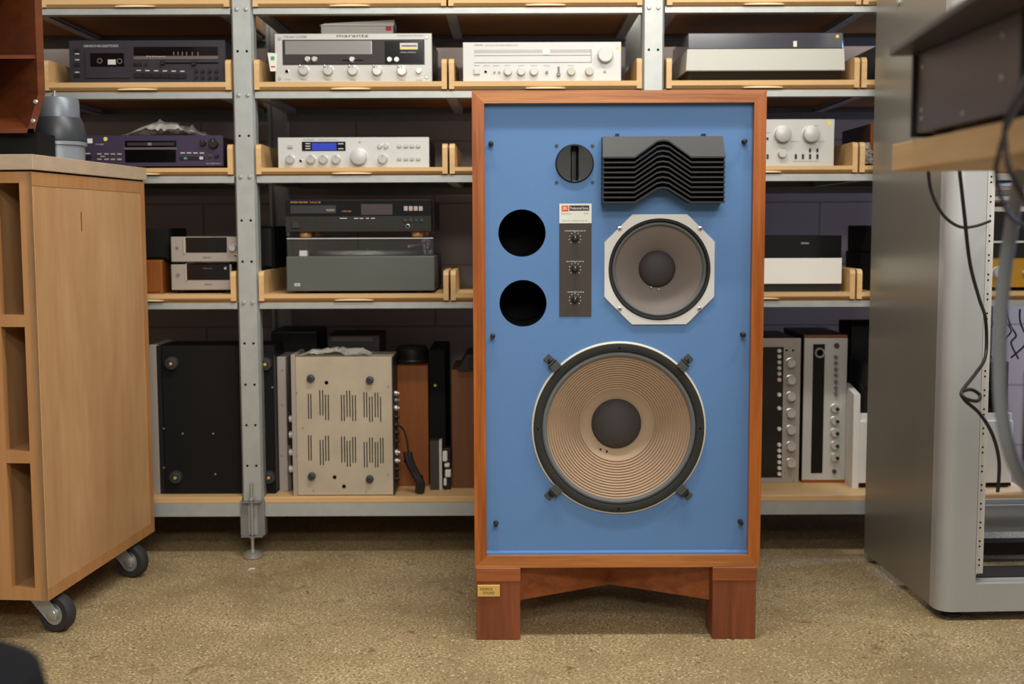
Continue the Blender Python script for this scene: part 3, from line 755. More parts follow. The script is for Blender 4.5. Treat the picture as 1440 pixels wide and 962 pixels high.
# ------------------------------------------------------------------ small silver units
def mini(label, u0, v0, u1, v1, zb, upper):
    d = Dev('compact_unit', label, 'hifi unit', u0, v0, u1, v1, Yd + .03, zb, 0)
    d.body('charcoal', .26); 
    d.face('silver_d' if not upper else 'silver_d', .008, .002)
    return d
d = mini('compact silver unit with black window, lower of two beside the steel upright', 240.5, 368, 325.5, 404, T4 + .010, 0); d.feet(.010, 'black', .26)
d.box('display_window', 262.6, 367.6, 323, 390, -.001, .0, 'black_gloss', .0005); x, z = d.p(250.5, 382.5)
d.knob(250.5, 382.5, 2.2, 'inkgrey', .004, 'push_button', False); d.knob(317, 373.5, 1.8, 'chrome', .004, 'push_button', False)
d.text('DENON', 288, 298, 397.5, 2.2, 'inkdark'); d.text('DENON', 286, 298, 374.5, 1.6, 'inkgrey', -.0016); d.box('window_trim', 261, 367, 262.8, 390.5, -.003, 0, 'chrome')
zt_low = T4 + .010 + d.h
d2 = Dev('compact_unit', 'compact silver unit with black window, upper of two beside the steel upright', 'hifi unit', 240, 325.5, 334, 361, Yd + .03, zt_low + .007)
d2.body('charcoal', .26); d2.face('silver_d', .008, .002); d2.feet(.007, 'black', .26)
d2.box('display_window', 261, 326.5, 319, 348, -.001, 0, 'black_gloss', .0005); d2.box('window_trim', 258.5, 326.5, 260.8, 349, -.004, 0, 'chrome')
d2.knob(328, 341, 5, 'chrome', .016); d2.text('DENON', 285, 296, 356, 2.0, 'inkdark'); d2.knob(249, 341, 2, 'inkgrey', .003, 'push_button', False); d2.hole(331, 352, 1.3)
d = Dev('wooden_box', 'small orange brown wooden speaker box beside the plywood crate', 'speaker', 190, 361, 228, 408.5, Yd + .03, T4)
MB().box(-d.hw, d.hw, 0, .2, 0, d.h, .003, 2).build('cabinet', 'teak', d.root)
MB().box(-d.hw + .006, d.hw - .006, -.003, 0, .006, d.h - .006, .001).build('front_frame', 'teak', d.root)
zz = T4 + d.h
d = Dev('black_speaker', 'black box speaker resting on the orange wooden box behind the crate', 'speaker', 188, 316, 237, 360.5, Yd + .05, zz)
MB().box(-d.hw, d.hw, 0, .2, 0, d.h, .004, 2).build('cabinet', 'black_matt', d.root); MB().box(-d.hw + .006, d.hw - .006, -.006, 0, .006, d.h - .006, .002).build('grille', 'black_matt', d.root)
d = Dev('black_speaker', 'black box speaker behind the steel upright at turntable height', 'speaker', 352, 326, 386.5, 386, Yd + .17, ZT[4][0] + .0825)
MB().box(-d.hw, d.hw, 0, .2, 0, d.h, .004, 2).build('cabinet', 'black_matt', d.root); MB().box(-d.hw + .006, d.hw - .006, -.006, 0, .006, d.h - .006, .002).build('grille', 'black', d.root)

# ------------------------------------------------------------------ silver receiver with black dial
d = Dev('stereo_receiver', 'silver stereo receiver with wide dark dial window and five chrome knobs', 'receiver', 386.5, 44.5, 607.5, 113.7, Yd, T2, -.005)
d.body('charcoal', .34); d.face('silver', .005, .0015)
rx = d
d.box('dial_frame', 397.2, 53, 597, 88.6, -.0008, 0, 'inkdark')
dw = d.box('dial_window', 399, 54.5, 595, 87.2, -.0014, -.0006, 'dial_dk')
d.box('dial_scale', 401, 55, 523, 74, -.0019, -.0012, 'dial_grey', 0, None, dw); d.box('stereo_panel', 541, 55, 594.5, 86, -.0019, -.0012, 'black_gloss', 0, None, dw)
d.box('dial_label', 402, 65.5, 423, 74, -.0023, -.0018, 'dial_grey', 0, None, dw); d.box('dial_pointer_or_glint', 522, 56, 523, 73, -.0023, -.0018, 'silver_w', 0, None, dw)
mt = d.box('tuning_meter', 562.5, 57.5, 587.5, 66.8, -.0024, -.0018, 'paper', 0, None, dw); d.box('meter_scale', 563.5, 64.6, 585.5, 66, -.0028, -.0023, 'yellow', 0, None, mt); d.box('meter_arc', 565, 61, 586, 62.4, -.0028, -.0023, 'inkdark', 0, None, mt)
d.text('SIGNAL STRENGTH', 563, 585, 71.6, 1.6, 'silver_w', -.0022)
for u in (432.5, 442.5, 495, 548, 558): d.knob(u, 81, 3.5, 'chrome', .010, 'push_button', False)
d.box('slider_slot', 482, 81.6, 511, 83, -.0022, -.0014, 'hole')
for u in (427.5, 462, 496.5, 530.8, 565.5):
    d.knob(u, 96.8, 6.6, 'chrome', .014); x, z = d.p(u - 3.5, 93)
    MB().tube([(x, -.012, z), (x - .004, -.014, z + .006)], .0035, 8, 0).build('knob_lever', 'chrome', d.root)
d.knob(589, 96.8, 3.6, 'chrome', .009, 'push_button', False); d.hole(403.5, 98.3, 2.2)
for u, v in ((393, 52), (600, 49.5), (393.2, 108.5), (600, 105.5)): d.knob(u, v, 2, 'bolt', .002, 'screw', False)
d.text('marantz', 473.5, 518, 49.9, 3.4, 'inkdark'); d.text('Model 2220B', 399, 431, 51.2, 3.2, 'inkgrey', shear=.35); d.text('Stereophonic Receiver', 558, 596, 49, 3.0, 'inkgrey', shear=.35)
for u, s_ in ((404, 'PHONES'), (427.5, 'SELECTOR'), (462, 'BASS'), (496.5, 'TREBLE'), (530.8, 'BALANCE'), (565.5, 'VOLUME'), (589, 'POWER')): d.text(s_, u - 4.5, u + 4.5, 110.6, 1.4, 'inkgrey')
x0, _ = AT(510, 34, Yd + .2); zt = T2 + rx.h
bk = thing('booklet', 'thick pale booklet with coloured corner lying on the silver stereo receiver', 'booklet', (x0, Yd + .115, zt - .003), .05)
MB().box(-.100, .098, -.07, .08, 0, .030, .001).build('pages', 'paper', bk)
MB().hexa([(-.104, -.073, .0305), (.100, -.073, .0305), (.100, .083, .036), (-.104, .083, .033), (-.090, -.073, .036), (.102, -.073, .047), (.102, .083, .050), (-.090, .083, .040)]).build('cover', 'cream', bk)
MB().box(.078, .094, -.0715, -.0695, .018, .029).build('cover_print', 'red', bk); MB().box(.070, .085, -.0715, -.0695, .003, .010).build('cover_print', 'green', bk)
x0, z0 = AT(383, 78, Yd - .004)
tg = thing('price_tag', 'white card tag with red and green print leaning at the receiver left edge', 'tag', (x0, Yd - .006, T2 + .031), 0)
MB().hexa([(-.006, 0, 0), (.011, 0, 0), (.011, .001, 0), (-.006, .001, 0), (-.013, 0, .05), (.014, 0, .048), (.014, .001, .048), (-.013, .001, .05)]).build('card', 'cream', tg)
MB().box(-.004, .007, -.0006, .0, .010, .014).build('print', 'red', tg); MB().box(-.004, .006, -.0006, .0, .030, .040).build('print', 'green', tg)

# ------------------------------------------------------------------ silver tuner amplifier with long dial
d = Dev('tuner_amplifier', 'bright silver tuner amplifier with long thin dial and large round volume knob', 'tuner amplifier', 651, 54.6, 873.5, 110.8, Yd, T2, 0)
d.body('silver_d', .33); d.face('silver_w', .005, .001)
dw = d.box('dial_window', 667, 64.7, 831.5, 83.5, -.0006, 0, 'silver_w'); d.box('dial_scale', 667, 65, 831, 69.5, -.0012, -.0005, 'dial_grey', 0, None, dw); d.box('dial_line', 667, 73, 831, 73.8, -.0012, -.0005, 'inkgrey', 0, None, dw)
d.box('dial_frame', 667, 83, 831.5, 83.6, -.001, 0, 'inkgrey'); d.box('dial_frame', 831, 65, 831.7, 83.5, -.001, 0, 'inkgrey'); d.box('dial_pointer_or_glint', 763, 65, 773, 72.5, -.002, -.0012, 'white', 0, None, dw)  # white block on the dial paints in a tube light's reflection
d.knob(851, 73, 10.5, 'silver_w', .018, 'volume_knob', False)
for u, m in ((714.4, 'silver_w'), (733, 'silver_w'), (751, 'silver_w'), (803.4, 'grey_pl'), (828.7, 'grey_pl')): d.knob(u, 96.2, 5.6, m, .014, pointer=False)
d.box('power_button', 666.5, 92, 675, 100, -.006, 0, 'silver_w', .001); d.hole(683, 96.3, 1.8)
for u in (695.5, 702): d.knob(u, 96.8, 1.5, 'silver_d', .005, 'push_button', False)
d.knob(769, 97, 1.8, 'gunmetal', .008, 'toggle_switch', False); d.box('slider_slot', 784, 89, 787, 103, -.0006, 0, 'inkgrey'); d.box('slider_knob', 783, 98, 788, 103, -.008, 0, 'gunmetal', .001); d.knob(850.5, 96, 1.8, 'silver_d', .003, 'push_button', False)
x, z = d.p(868.4, 63); MB().lathe([(.004, 0), (.004, .0006), (0, .0006)], (x, 0, z), '-y', 16).build('round_sticker', 'yellow', d.root)
d.text('YAMAHA', 666.7, 679, 60, 2.2, 'inkdark'); d.text('NATURAL SOUND STEREO RECEIVER CR-240', 682, 728, 60, 1.6, 'inkgrey')
for u in (671, 684, 698, 714, 733, 751, 769, 803): d.text('BASS', u - 4, u + 4, 88.4, 1.2, 'inkgrey')

# ------------------------------------------------------------------ light grey turntable, smoked lid
d = Dev('turntable', 'light grey turntable with smoked lid and wedge plinth on the upper right shelf', 'turntable', 965, 41.8, 1188.5, 109.6, Yd - .01, T2, .012)
z1 = d.p(1076, 64.8)[1]; z0 = d.p(1076, 94.5)[1]
hw = d.hw
MB().hexa([(-hw, 0, z0), (hw, 0, z0), (hw, .34, z0), (-hw, .34, z0), (-hw + .003, 0, z1), (hw - .003, 0, z1), (hw - .003, .34, z1), (-hw + .003, .34, z1)]).build('plinth', 'grey_pl', d.root)
MB().hexa([(-hw + .02, .03, .0), (hw - .02, .03, 0), (hw - .02, .31, 0), (-hw + .02, .31, 0), (-hw + .004, .012, z0), (hw - .004, .012, z0), (hw - .004, .335, z0), (-hw + .004, .335, z0)]).build('base', 'black', d.root)
MB().box(-hw + .005, hw - .005, .003, .33, z1 + .0005, d.h, .002).build('lid', 'tt_lid', d.root)
x, z = d.p(1178, 48); MB().lathe([(.0045, 0), (.0045, .0006), (0, .0006)], (x, .003, z), '-y', 16).build('round_sticker', 'yellow', d.root)
d.box('white_sticker', 1116, 54, 1121, 62, .002, .003, 'cream'); d.box('lid_catch', 964.9, 95, 1188, 95.8, -.0008, .001, 'inkgrey')
d = Dev('black_unit', 'black metal unit in the tray on the upper shelf cut off by the steel rack', 'hifi unit', 1236, 56, 1450, 110, Yd, T2)
d.body('charcoal', .33); d.face('black'); d.feet(.001)
for v in (70, 84, 98): d.knob(1245, v, 2, 'bolt', .002, 'screw', False)

# ------------------------------------------------------------------ silver amplifier with blue display
d = Dev('integrated_amplifier', 'silver integrated amplifier with glowing blue display and big centre knob', 'amplifier', 391, 191.7, 603.5, 234.6, Yd, T3, -.004)
d.body('charcoal', .32); d.face('silver_w', .005, .001)
dw = d.box('display_window', 424.6, 198, 486, 211, -.001, 0, 'black_gloss'); d.box('blue_screen', 438.7, 199.8, 473, 210, -.0015, -.0008, 'bluelcd', 0, 'blue lit screen', dw)
for v in (201, 204.5, 208):
    d.box('window_print', 429.5, v - .7, 436.5, v + .5, -.0015, -.0008, 'silver_w', 0, None, dw)
    if v != 204.5: d.box('window_print', 475.5, v - .7, 483, v + .5, -.0015, -.0008, 'silver_w', 0, None, dw)
d.box('power_button', 405, 203, 412, 207, -.005, 0, 'chrome', .001)
for u in (408.5, 437.8, 455, 473): d.knob(u, 223, 5.9, 'chrome', .015)
d.knob(505, 219, 11.2, 'silver_w', .02, 'volume_knob', False); d.knob(538.5, 222, 6.3, 'chrome', .014); d.hole(423, 225, 1.8); d.knob(506, 198, 1.3, 'bolt', .002, 'screw', False)
for u in (534.4, 543): d.knob(u, 203.6, 3.2, 'chrome', .006, 'push_button', False)
for u in (561.8, 571, 579.6, 588.2):
    for v in (203.6, 221.3): d.box('push_button', u - 3, v - 2, u + 3, v + 2, -.005, 0, 'chrome', .0012)
d.text('AUREX', 426, 442, 196.3, 2.0, 'inkgrey'); d.text('STEREO PREAMPLIFIER', 446, 476, 196, 1.3, 'inkgrey')

# ------------------------------------------------------------------ amplifier with two big knobs
d = Dev('integrated_amplifier', 'pale amplifier with two big round knobs half hidden by the loudspeaker', 'amplifier', 957, 166.5, 1173, 232.6, Yd, T3)
d.body('silver_d', .33); d.face('silver', .005, .001)
d.knob(1100, 187.5, 11.2, 'silver', .022, 'volume_knob', False); d.knob(1139.7, 187.5, 11.2, 'silver', .022, 'selector_knob', False); d.knob(1099.5, 214.6, 5.8, 'silver', .014, pointer=False)
for u in (1119, 1129, 1139, 1149.3):
    d.box('slide_switch', u - 1.4, 215.5, u + 1.4, 222, -.003, 0, 'black', .0005)
for u in (1139, 1149.3): d.box('slide_switch', u - 1.3, 207.5, u + 1.3, 212.5, -.003, 0, 'black', .0005)
d.box('slide_switch', 1078, 215.5, 1080.7, 222, -.003, 0, 'black', .0005); d.knob(1079, 193.5, 1.6, 'black', .004, 'push_button', False)
d.box('yellow_sticker', 1164, 169.5, 1169, 174.5, -.0006, 0, 'yellow')
for a, b, v in ((1111, 1124, 197.5), (1149, 1160, 197.5), (1144, 1152, 175.5), (1115, 1152, 225.3), (1074, 1084, 185)): d.box('print_line', a, v, b, v + .5, -.0005, 0, 'inkgrey')
d = Dev('stereo_receiver', 'wood cased receiver with pale front edge, beside the steel rack at second shelf', 'receiver', 1224, 172, 1440, 232, Yd, T3)
MB().box(-d.hw, d.hw, .004, .30, 0, d.h, .002).build('case', 'walnut_dk', d.root); MB().box(-d.hw, -d.hw + .008, -.002, .004, 0, d.h).build('front_edge', 'teak', d.root); MB().box(-d.hw + .008, d.hw, -.002, .004, 0.003, d.h).build('faceplate', 'silver_w', d.root)
for u in (1240, 1262, 1290): d.knob(u, 215, 5, 'silver', .012)
o = crumple('crumpled_paper', 'crumpled white and pink paper tucked beside the wood cased receiver', 'paper', 0, 0, 0, .058, .03, .012, 'paper', 14, 8, 5)
x0, _ = AT(1215.5, 218, Yd - .01); o.location = (x0 + .0045, Yd - .0085, T3 + .034); o.rotation_euler = (PI / 2, 1.35, 0)
# ------------------------------------------------------------------ CD player on turntable
d = Dev('turntable', 'grey green turntable under a clear lid carrying the black disc player', 'turntable', 402.7, 358.6, 611, 407.6, Yd, T4 + .007)
d.feet(.007, 'black', .36, .014); tt = d
pd = .37
MB().box(-d.hw, d.hw, 0, pd, 0, d.h, .003, 2).build('plinth', 'plinth', d.root)
lh = d.p(506, 332.4)[1] - d.h
W_ = d.hw - .003; t = .003
lid = MB()
lid.box(-W_, W_, .002, .002 + t, d.h, d.h + lh).box(-W_, W_, pd - .01 - t, pd - .01, d.h, d.h + lh).box(-W_, -W_ + t, .002 + t, pd - .01 - t, d.h, d.h + lh).box(W_ - t, W_, .002 + t, pd - .01 - t, d.h, d.h + lh).box(-W_ + t, W_ - t, .002 + t, pd - .01 - t, d.h + lh - t, d.h + lh)
lid = lid.build('lid', 'lid', d.root, None, 'clear lid')
MB().box(-W_, W_, .0005, .002, d.h + lh - .0035, d.h + lh - .001).build('lid_edge', 'silver_w', lid)
pl_ = MB().lathe([(0, 0), (.148, 0), (.152, .004), (.152, .012), (.146, .015), (.02, .015), (.003, .015), (.003, .022), (0, .022)], (-.0, .18, d.h), 'z', 64).build('platter', 'platter', d.root)
d.box('strobe_block', 419, 351, 430, 359, .02, .05, 'white_pl', .001)
ta = MB().lathe([(.024, 0), (.024, .012), (.012, .014), (.012, .034), (0, .034)], (d.hw - .045, .27, d.h), 'z', 24).tube([(d.hw - .045, .31, d.h + .032), (d.hw - .045, .2, d.h + .032), (d.hw - .05, .1, d.h + .030), (d.hw - .075, .05, d.h + .026)], .004, 8, 3).lathe([(0, 0), (.014, 0), (.014, .022), (0, .022)], (d.hw - .045, .34, d.h + .032), '-y', 20)
ta.build('tonearm', 'chrome', d.root)
d.box('badge', 414, 396.5, 422, 400.8, -.001, 0, 'silver_w')
d.text('ADC', 415, 421, 400, 2.4, 'inkdark', -.0014)
zt = T4 + .007 + d.h + lh
d = Dev('disc_player', 'black compact disc player on gold feet resting on the clear turntable lid', 'player', 401.5, 273.5, 606.5, 319, Yd, zt + .016)
d.body('black', .29, .0, z0=.002); d.face('black', .004, .001)
MB().box(d.hw - .0, d.hw + .006, .02, .29, .002, d.h - .004, .003, 2).build('side_panel', 'black', d.root)
d.box('upper_panel', 401.5, 275, 606, 296, -.003, 0, 'black_gloss'); d.box('lower_panel', 401.8, 297.5, 606, 318.8, -.004, 0, 'gasket', .001)
d.box('disc_drawer', 408.5, 281.7, 473, 293.5, -.006, -.002, 'charcoal', .001); d.box('drawer_mark', 459, 287, 471, 290, -.0065, -.006, 'inkgrey')
d.box('display_window', 508, 280, 552, 295, -.0045, -.003, 'darkbrown')
for u in (568, 575, 582, 589): d.box('push_button', u, 283, u + 5.5, 289.5, -.006, -.003, 'silver_d', .0006)
for u in (570, 577.8, 585.4, 593): d.knob(u, 302.5, 2.4, 'gunmetal_dk', .007, 'push_button', False)
d.hole(573.5, 311, 2.2, y=-.004); d.box('power_button', 411, 305, 422.5, 314, -.008, -.004, 'charcoal', .001)
d.text('marantz', 409, 433, 278.5, 2.2, 'gold', -.0034); d.text('CD-60 SE', 436, 451, 278.5, 1.8, 'gold', -.0034); d.text('COMPACT DISC', 481, 494, 291, 1.8, 'gold', -.0034)
for a, b in ((478, 488), (498, 504), (506, 511), (515, 519), (522, 527)): d.box('key_label', a, 299.5, b, 300.6, -.0044, -.004, 'silver_w')
for x in (-d.hw * .75, d.hw * .80):
    for y in (.03, .25): MB().lathe([(0, -.016), (.016, -.016), (.017, -.013), (.017, -.003), (.015, 0), (0, 0)], (x, y, .002), 'z', 24).build('foot', 'gold', d.root, None, 'gold coloured foot')
# ------------------------------------------------------------------ white turntable and black boxes
d = Dev('turntable', 'white fronted turntable with black lid, half hidden right of the loudspeaker', 'turntable', 966, 330.5, 1184, 410, Yd, T4)
z1 = d.p(1076, 362.5)[1]; z0 = d.p(1076, 398.5)[1]
MB().box(-d.hw + .004, d.hw - .002, .012, .34, 0, z0).build('base', 'black', d.root); MB().box(-d.hw, d.hw, 0, .35, z0, z1, .001).build('plinth', 'white_pl', d.root); MB().box(-d.hw + .002, d.hw - .001, .004, .345, z1 + .0005, d.h, .001).build('lid', 'black_gloss', d.root)
d.box('lid_sticker', 1127, 340, 1138, 342.5, .003, .004, 'inkgrey')
d = Dev('black_box', 'black equipment box, lower of two stacked beside the steel rack', 'box', 1229, 356, 1338, 411, Yd + .01, T4)
MB().box(-d.hw, d.hw, 0, .30, 0, d.h, .003).build('case', 'black_matt', d.root); MB().box(-d.hw + .006, d.hw, -.006, 0, d.h - .012, d.h - .002, .001).build('front_ledge', 'black', d.root)
zz = T4 + d.h
d = Dev('black_box', 'black equipment box, upper of two stacked beside the steel rack', 'box', 1230, 313, 1338, 351, Yd + .005, zz)
MB().box(-d.hw, d.hw, 0, .28, 0, d.h, .003).build('case', 'black_matt', d.root)
MB().box(-d.hw + .004, -d.hw + .05, -.004, 0, .006, d.h - .008, .001).build('front_panel', 'black', d.root); d.knob(1262, 333, 4, 'black', .012)

# ------------------------------------------------------------------ bottom shelf: equipment standing on edge
def YZ(u, v, z=None):
    """depth at which the photo ray through (u, v) meets the height z (the bottom board)"""
    d_ = CF + CR * ((u - 720) / FPX) + CU * ((481 - v) / FPX); return d_.y * ((Z5 if z is None else z) - CAMH) / d_.z
def Z(v, Y): return AT(640, v, Y)[1]
Yb = YS + .03
d = Dev('power_amplifier', 'big black amplifier standing on its side behind the crate and upright', 'amplifier', 229, 487, 386, 695, YS + .047, Z5)
MB().box(-d.hw, d.hw, 0, .16, 0, d.h, .003).build('chassis', 'black_matt', d.root)
xa, xb_ = d.p(213, 600)[0], d.p(223, 600)[0]
MB().box(xa, xb_, -.004, .17, 0, d.h + .004, .001).build('faceplate', 'silver_d', d.root, None, 'grey metal front plate edge'); MB().box(xb_, -d.hw, .0, .15, .002, d.h).build('plate_spacer', 'black', d.root)
for u, v in ((242, 511), (248, 671), (374, 512), (379, 671)):
    x, z = d.p(u, v); f = MB().lathe([(.019, 0), (.017, .014), (.008, .016), (.006, .012), (0, .012)], (x, 0, z), '-y', 24).build('foot', 'rubber', d.root); MB().lathe([(.0045, .0), (.0045, .002), (0, .002)], (x, -.012, z), '-y', 10).build('foot_screw', 'brass', f)
for u, v in ((257, 610), (300, 610), (303, 667), (230.5, 603), (230.5, 658), (383, 545)): d.knob(u, v, 1.2, 'bolt', .0015, 'screw', False)
MB().use('black').box(d.hw + .000, d.hw + .002, .0, .14, .01, d.h - .004).build('side_rail', None, d.root)
d = Dev('slim_amplifier', 'slim grey metal unit standing upright between the black and the stained amplifiers', 'amplifier', 391, 502, 403.5, 691, YZ(397, 691), Z5)
MB().box(-d.hw, d.hw, 0, .14, 0, d.h, .0015).build('faceplate', 'silver_d', d.root)
x1 = d.p(409, 650)[0]; zz = d.p(409, 627)[1]
MB().box(d.hw, x1, .004, .14, 0, zz, .001).build('chassis', 'devgrey', d.root)
for v in (520, 569, 640): d.knob(397, v, 1.4, 'bolt', .0015, 'screw', False)
d = Dev('stained_amplifier', 'stained beige amplifier standing on its side with slotted bottom plate showing', 'amplifier', 410.5, 500, 552, 697, YS + .018, Z5)
th_x = d.p(417, 600)[0]
MB().box(-d.hw, th_x, 0, .16, 0, d.h + .003, .001).build('faceplate', 'silver_d', d.root)
ch = MB().use('beige').box(th_x, d.hw, .001, .15, .002, d.h - .004, .001)
sl = MB()
groups = [[(432, 355, 487), (445, 355, 487)], [(493, 335, 470), (508, 335, 470), (523, 360, 495), (538, 360, 495)], [(608, 360, 500), (622, 360, 500), (637, 338, 478), (652, 338, 478), (667, 362, 500), (682, 362, 500)], [(728, 345, 480), (742, 345, 480), (757, 370, 505), (771, 370, 505), (787, 348, 480), (801, 348, 480), (816, 370, 505)],
          [(433, 575, 710), (446, 575, 710)], [(495, 600, 735), (510, 600, 735), (524, 578, 712), (539, 578, 712)], [(609, 582, 720), (624, 582, 720), (638, 605, 742), (653, 605, 742), (668, 585, 722), (682, 585, 722)], [(729, 612, 747), (743, 612, 747), (758, 588, 722), (772, 588, 722), (788, 612, 747), (801, 612, 747), (816, 590, 725), (829, 590, 725)]]
ch.use('hole')
for g in groups:
    for a, v0, v1 in g:
        u = a / 3.787 + 320; x, z0 = d.p(u, v1 / 3.787 + 460); _, z1 = d.p(u, v0 / 3.787 + 460)
        ch.box(x - .0014, x + .0014, .0004, .0012, z0, z1)
for u, v in ((459, 538), (470.5, 671), (483.7, 684)):
    x, z = d.p(u, v); ch.lathe([(.0055, -.001), (.0055, .0006), (0, .0006)], (x, .001, z), '-y', 16)
ch.build('chassis', None, d.root)
for u, v in ((437, 532), (520, 534.5), (438.5, 669.5), (520, 673.5)):
    x, z = d.p(u, v); MB().lathe([(.0115, 0), (.010, .012), (.005, .013), (.004, .010), (0, .010)], (x, .001, z), '-y', 20).build('foot', 'gunmetal_dk', d.root)
for v in (591, 613.5, 638.5, 662):
    x, z = d.p(410.5, v); MB().lathe([(.010, 0), (.010, .012), (0, .012)], (x, .03, z), '-x', 20).build('knob', 'chrome', d.root)
for u, v in ((417, 552), (417, 640), (546, 543), (546, 667), (441, 689), (515, 691), (426, 601)): d.knob(u, v, 1, 'bolt', .001, 'screw', False)
xr = d.hw
MB().box(xr, xr + .004, .0, .15, .002, d.h - .008).build('rear_panel', 'black', d.root)
for v, m, r in ((556, 'chrome', .008), (566, 'gunmetal', .007), (577, 'chrome', .009), (590, 'black', .007), (601, 'black', .008), (612, 'black', .008), (624, 'black', .007), (640, 'chrome', .009), (652, 'chrome', .008), (664, 'black', .007), (678, 'black', .007)):
    x, z = d.p(550, v); MB().lathe([(r, 0), (r, .006), (r * .5, .008), (r * .5, .012), (0, .012)], (xr + .004, .045, z), 'x', 14).build('terminal', m, d.root)
dz = Z5 + d.h
o = crumple('plastic_wrap', 'crinkled clear wrap lying on top of the stained beige amplifier', 'wrap', d.X0 - .022, YS + .09, dz - .003, .20, .13, .022, 'poly', seed=12)
# things behind and above
d = Dev('black_unit', 'black unit on edge, just showing above the stained beige amplifier', 'hifi unit', 462, 490, 536, 697, YS + .20, Z5)
MB().box(-d.hw, d.hw, 0, .18, 0, d.h, .003).build('chassis', 'black', d.root); MB().box(-d.hw + .012, d.hw - .02, -.003, .0, d.h - .02, d.h - .004, .001).build('top_grip', 'darkbrown', d.root)
d = Dev('black_unit', 'black metal unit on edge behind the steel upright, left of the stained amplifier', 'hifi unit', 384, 486, 448, 697, YS + .22, Z5)
MB().box(-d.hw, d.hw, 0, .2, 0, d.h, .003).build('chassis', 'black', d.root); MB().box(-d.hw, d.hw, -.004, 0, .01, d.h - .006, .001).build('bottom_plate', 'black_matt', d.root)
d = Dev('teak_cabinet', 'orange brown wooden speaker cabinet behind the hanging black cord bundle', 'speaker', 557.5, 514, 602.4, 683.8, YZ(580, 683.8), Z5)
MB().box(-d.hw, d.hw, 0, .24, 0, d.h, .0015).build('cabinet', 'teak', d.root); MB().box(-d.hw + .006, d.hw - .006, .24, .244, .006, d.h - .006).build('back_panel', 'black_matt', d.root)
ztk = Z5 + d.h; xtk = d.X0
hp_ = thing('lid_cover', 'rounded black cover lying on top of the orange wooden cabinet', 'cover', (xtk - .004, YS + .22, ztk), 0)
MB().lathe([(0, 0), (.044, 0), (.048, .012), (.047, .042), (.040, .051), (0, .055)], (0, 0, 0), 'z', 40).build('shell', 'black', hp_); MB().lathe([(.0475, .004), (.049, .008), (.0475, .012)], (0, 0, 0), 'z', 40).build('rim_band', 'charcoal', hp_)
d = Dev('black_speaker', 'tall black speaker standing between the two brown wooden cabinets', 'speaker', 603, 492, 627, 681, YZ(615, 681), Z5)
MB().box(-d.hw, d.hw, 0, .28, 0, d.h, .003).build('cabinet', 'black_matt', d.root); x, z = d.p(612, 542); MB().lathe([(.004, 0), (.004, .003), (0, .003)], (x, 0, z), '-y', 12).build('badge', 'brass', d.root)
d = Dev('dark_module', 'dark grey module with pale edge strip, low between the two brown cabinets', 'hifi unit', 604.5, 613.5, 621.5, 682.5, YZ(612, 684.5) - .045, Z5)
x = d.p(617.5, 650)[0]; MB().box(-d.hw, x, 0, .04, 0, d.h, .001).build('case', 'darkbrown', d.root); MB().box(x, d.hw, -.001, .04, 0, d.h, .001).build('edge_strip', 'grey_pl', d.root)
d = Dev('socket_strip', 'black and white plugs and adapters jammed beside the dark teak cabinet', 'adapters', 623, 625, 633.5, 683, YS + .085, Z5)
MB().box(-d.hw, d.hw, .01, .05, 0, d.h, .002).build('holder', 'black', d.root)
for v0, v1, u0, u1 in ((628, 642, 622.5, 629), (645, 650, 625, 632), (654, 664, 626, 634), (666, 676, 624, 628)): d.box('plug', u0, v0, u1, v1, -.006, .012, 'white_pl', .002)
d = Dev('teak_cabinet', 'dark brown wooden cabinet standing against the loudspeaker left side', 'speaker', 635.5, 520, 690, 686.5, YZ(650, 686.5), Z5)
MB().box(-d.hw, d.hw, 0, .26, 0, d.h, .0015).build('cabinet', 'teak_dk', d.root); MB().box(-d.hw + .006, d.hw - .006, .26, .264, .006, d.h - .006).build('back_panel', 'black_matt', d.root)
ztk = Z5 + d.h
o = thing('dust_cover', 'black tilted dust cover lying on top of the dark brown cabinet', 'lid', (d.X0 + .006, YS + .17, ztk), 0)
MB().hexa([(-.045, -.07, 0), (.05, -.07, 0), (.05, .08, 0), (-.045, .08, 0), (-.018, -.07, .045), (.05, -.07, .045), (.05, .08, .05), (-.018, .08, .05)]).build('shell', 'black', o); MB().box(-.01, .045, -.074, -.07, .006, .036, .001).build('front_window', 'black_gloss', o)
# cord bundle
o = thing('cord_bundle', 'black power cord tied in a bundle, hanging down before the orange wooden cabinet', 'cord', (AT(590, 697, YS + .04)[0], YS + .04, Z5), 0)
ox, oy, oz = o.location
def cp(u, v, dy=0.0):
    x, z = AT(u, v, YS + .04 + dy); return (x - ox, dy, max(.006, z - oz))
MB().tube([cp(560, 598, -.01), cp(567, 604), cp(572, 618), cp(574.5, 638)], .0028).build('lead', 'cable', o)
mb = MB()
for k in range(6):
    a = k * PI / 3; ex = 4.2 * math.cos(a); ey = .011 * math.sin(a)
    mb.tube([cp(573 + ex, 636, ey), cp(576 + ex, 650, ey * 1.2), cp(584 + ex, 666, ey), cp(591 + ex, 680, ey * 1.2), cp(590 + ex, 695, ey)], .0054, 8, 4)
mb.build('bundle', 'cable', o)
for (u, v) in ((575, 648), (588, 671)):
    x, y, z = cp(u, v); MB().lathe([(.0135, -.004), (.0145, 0), (.0135, .004)], (x, 0, z), 'z', 16).build('tie', 'black', o)

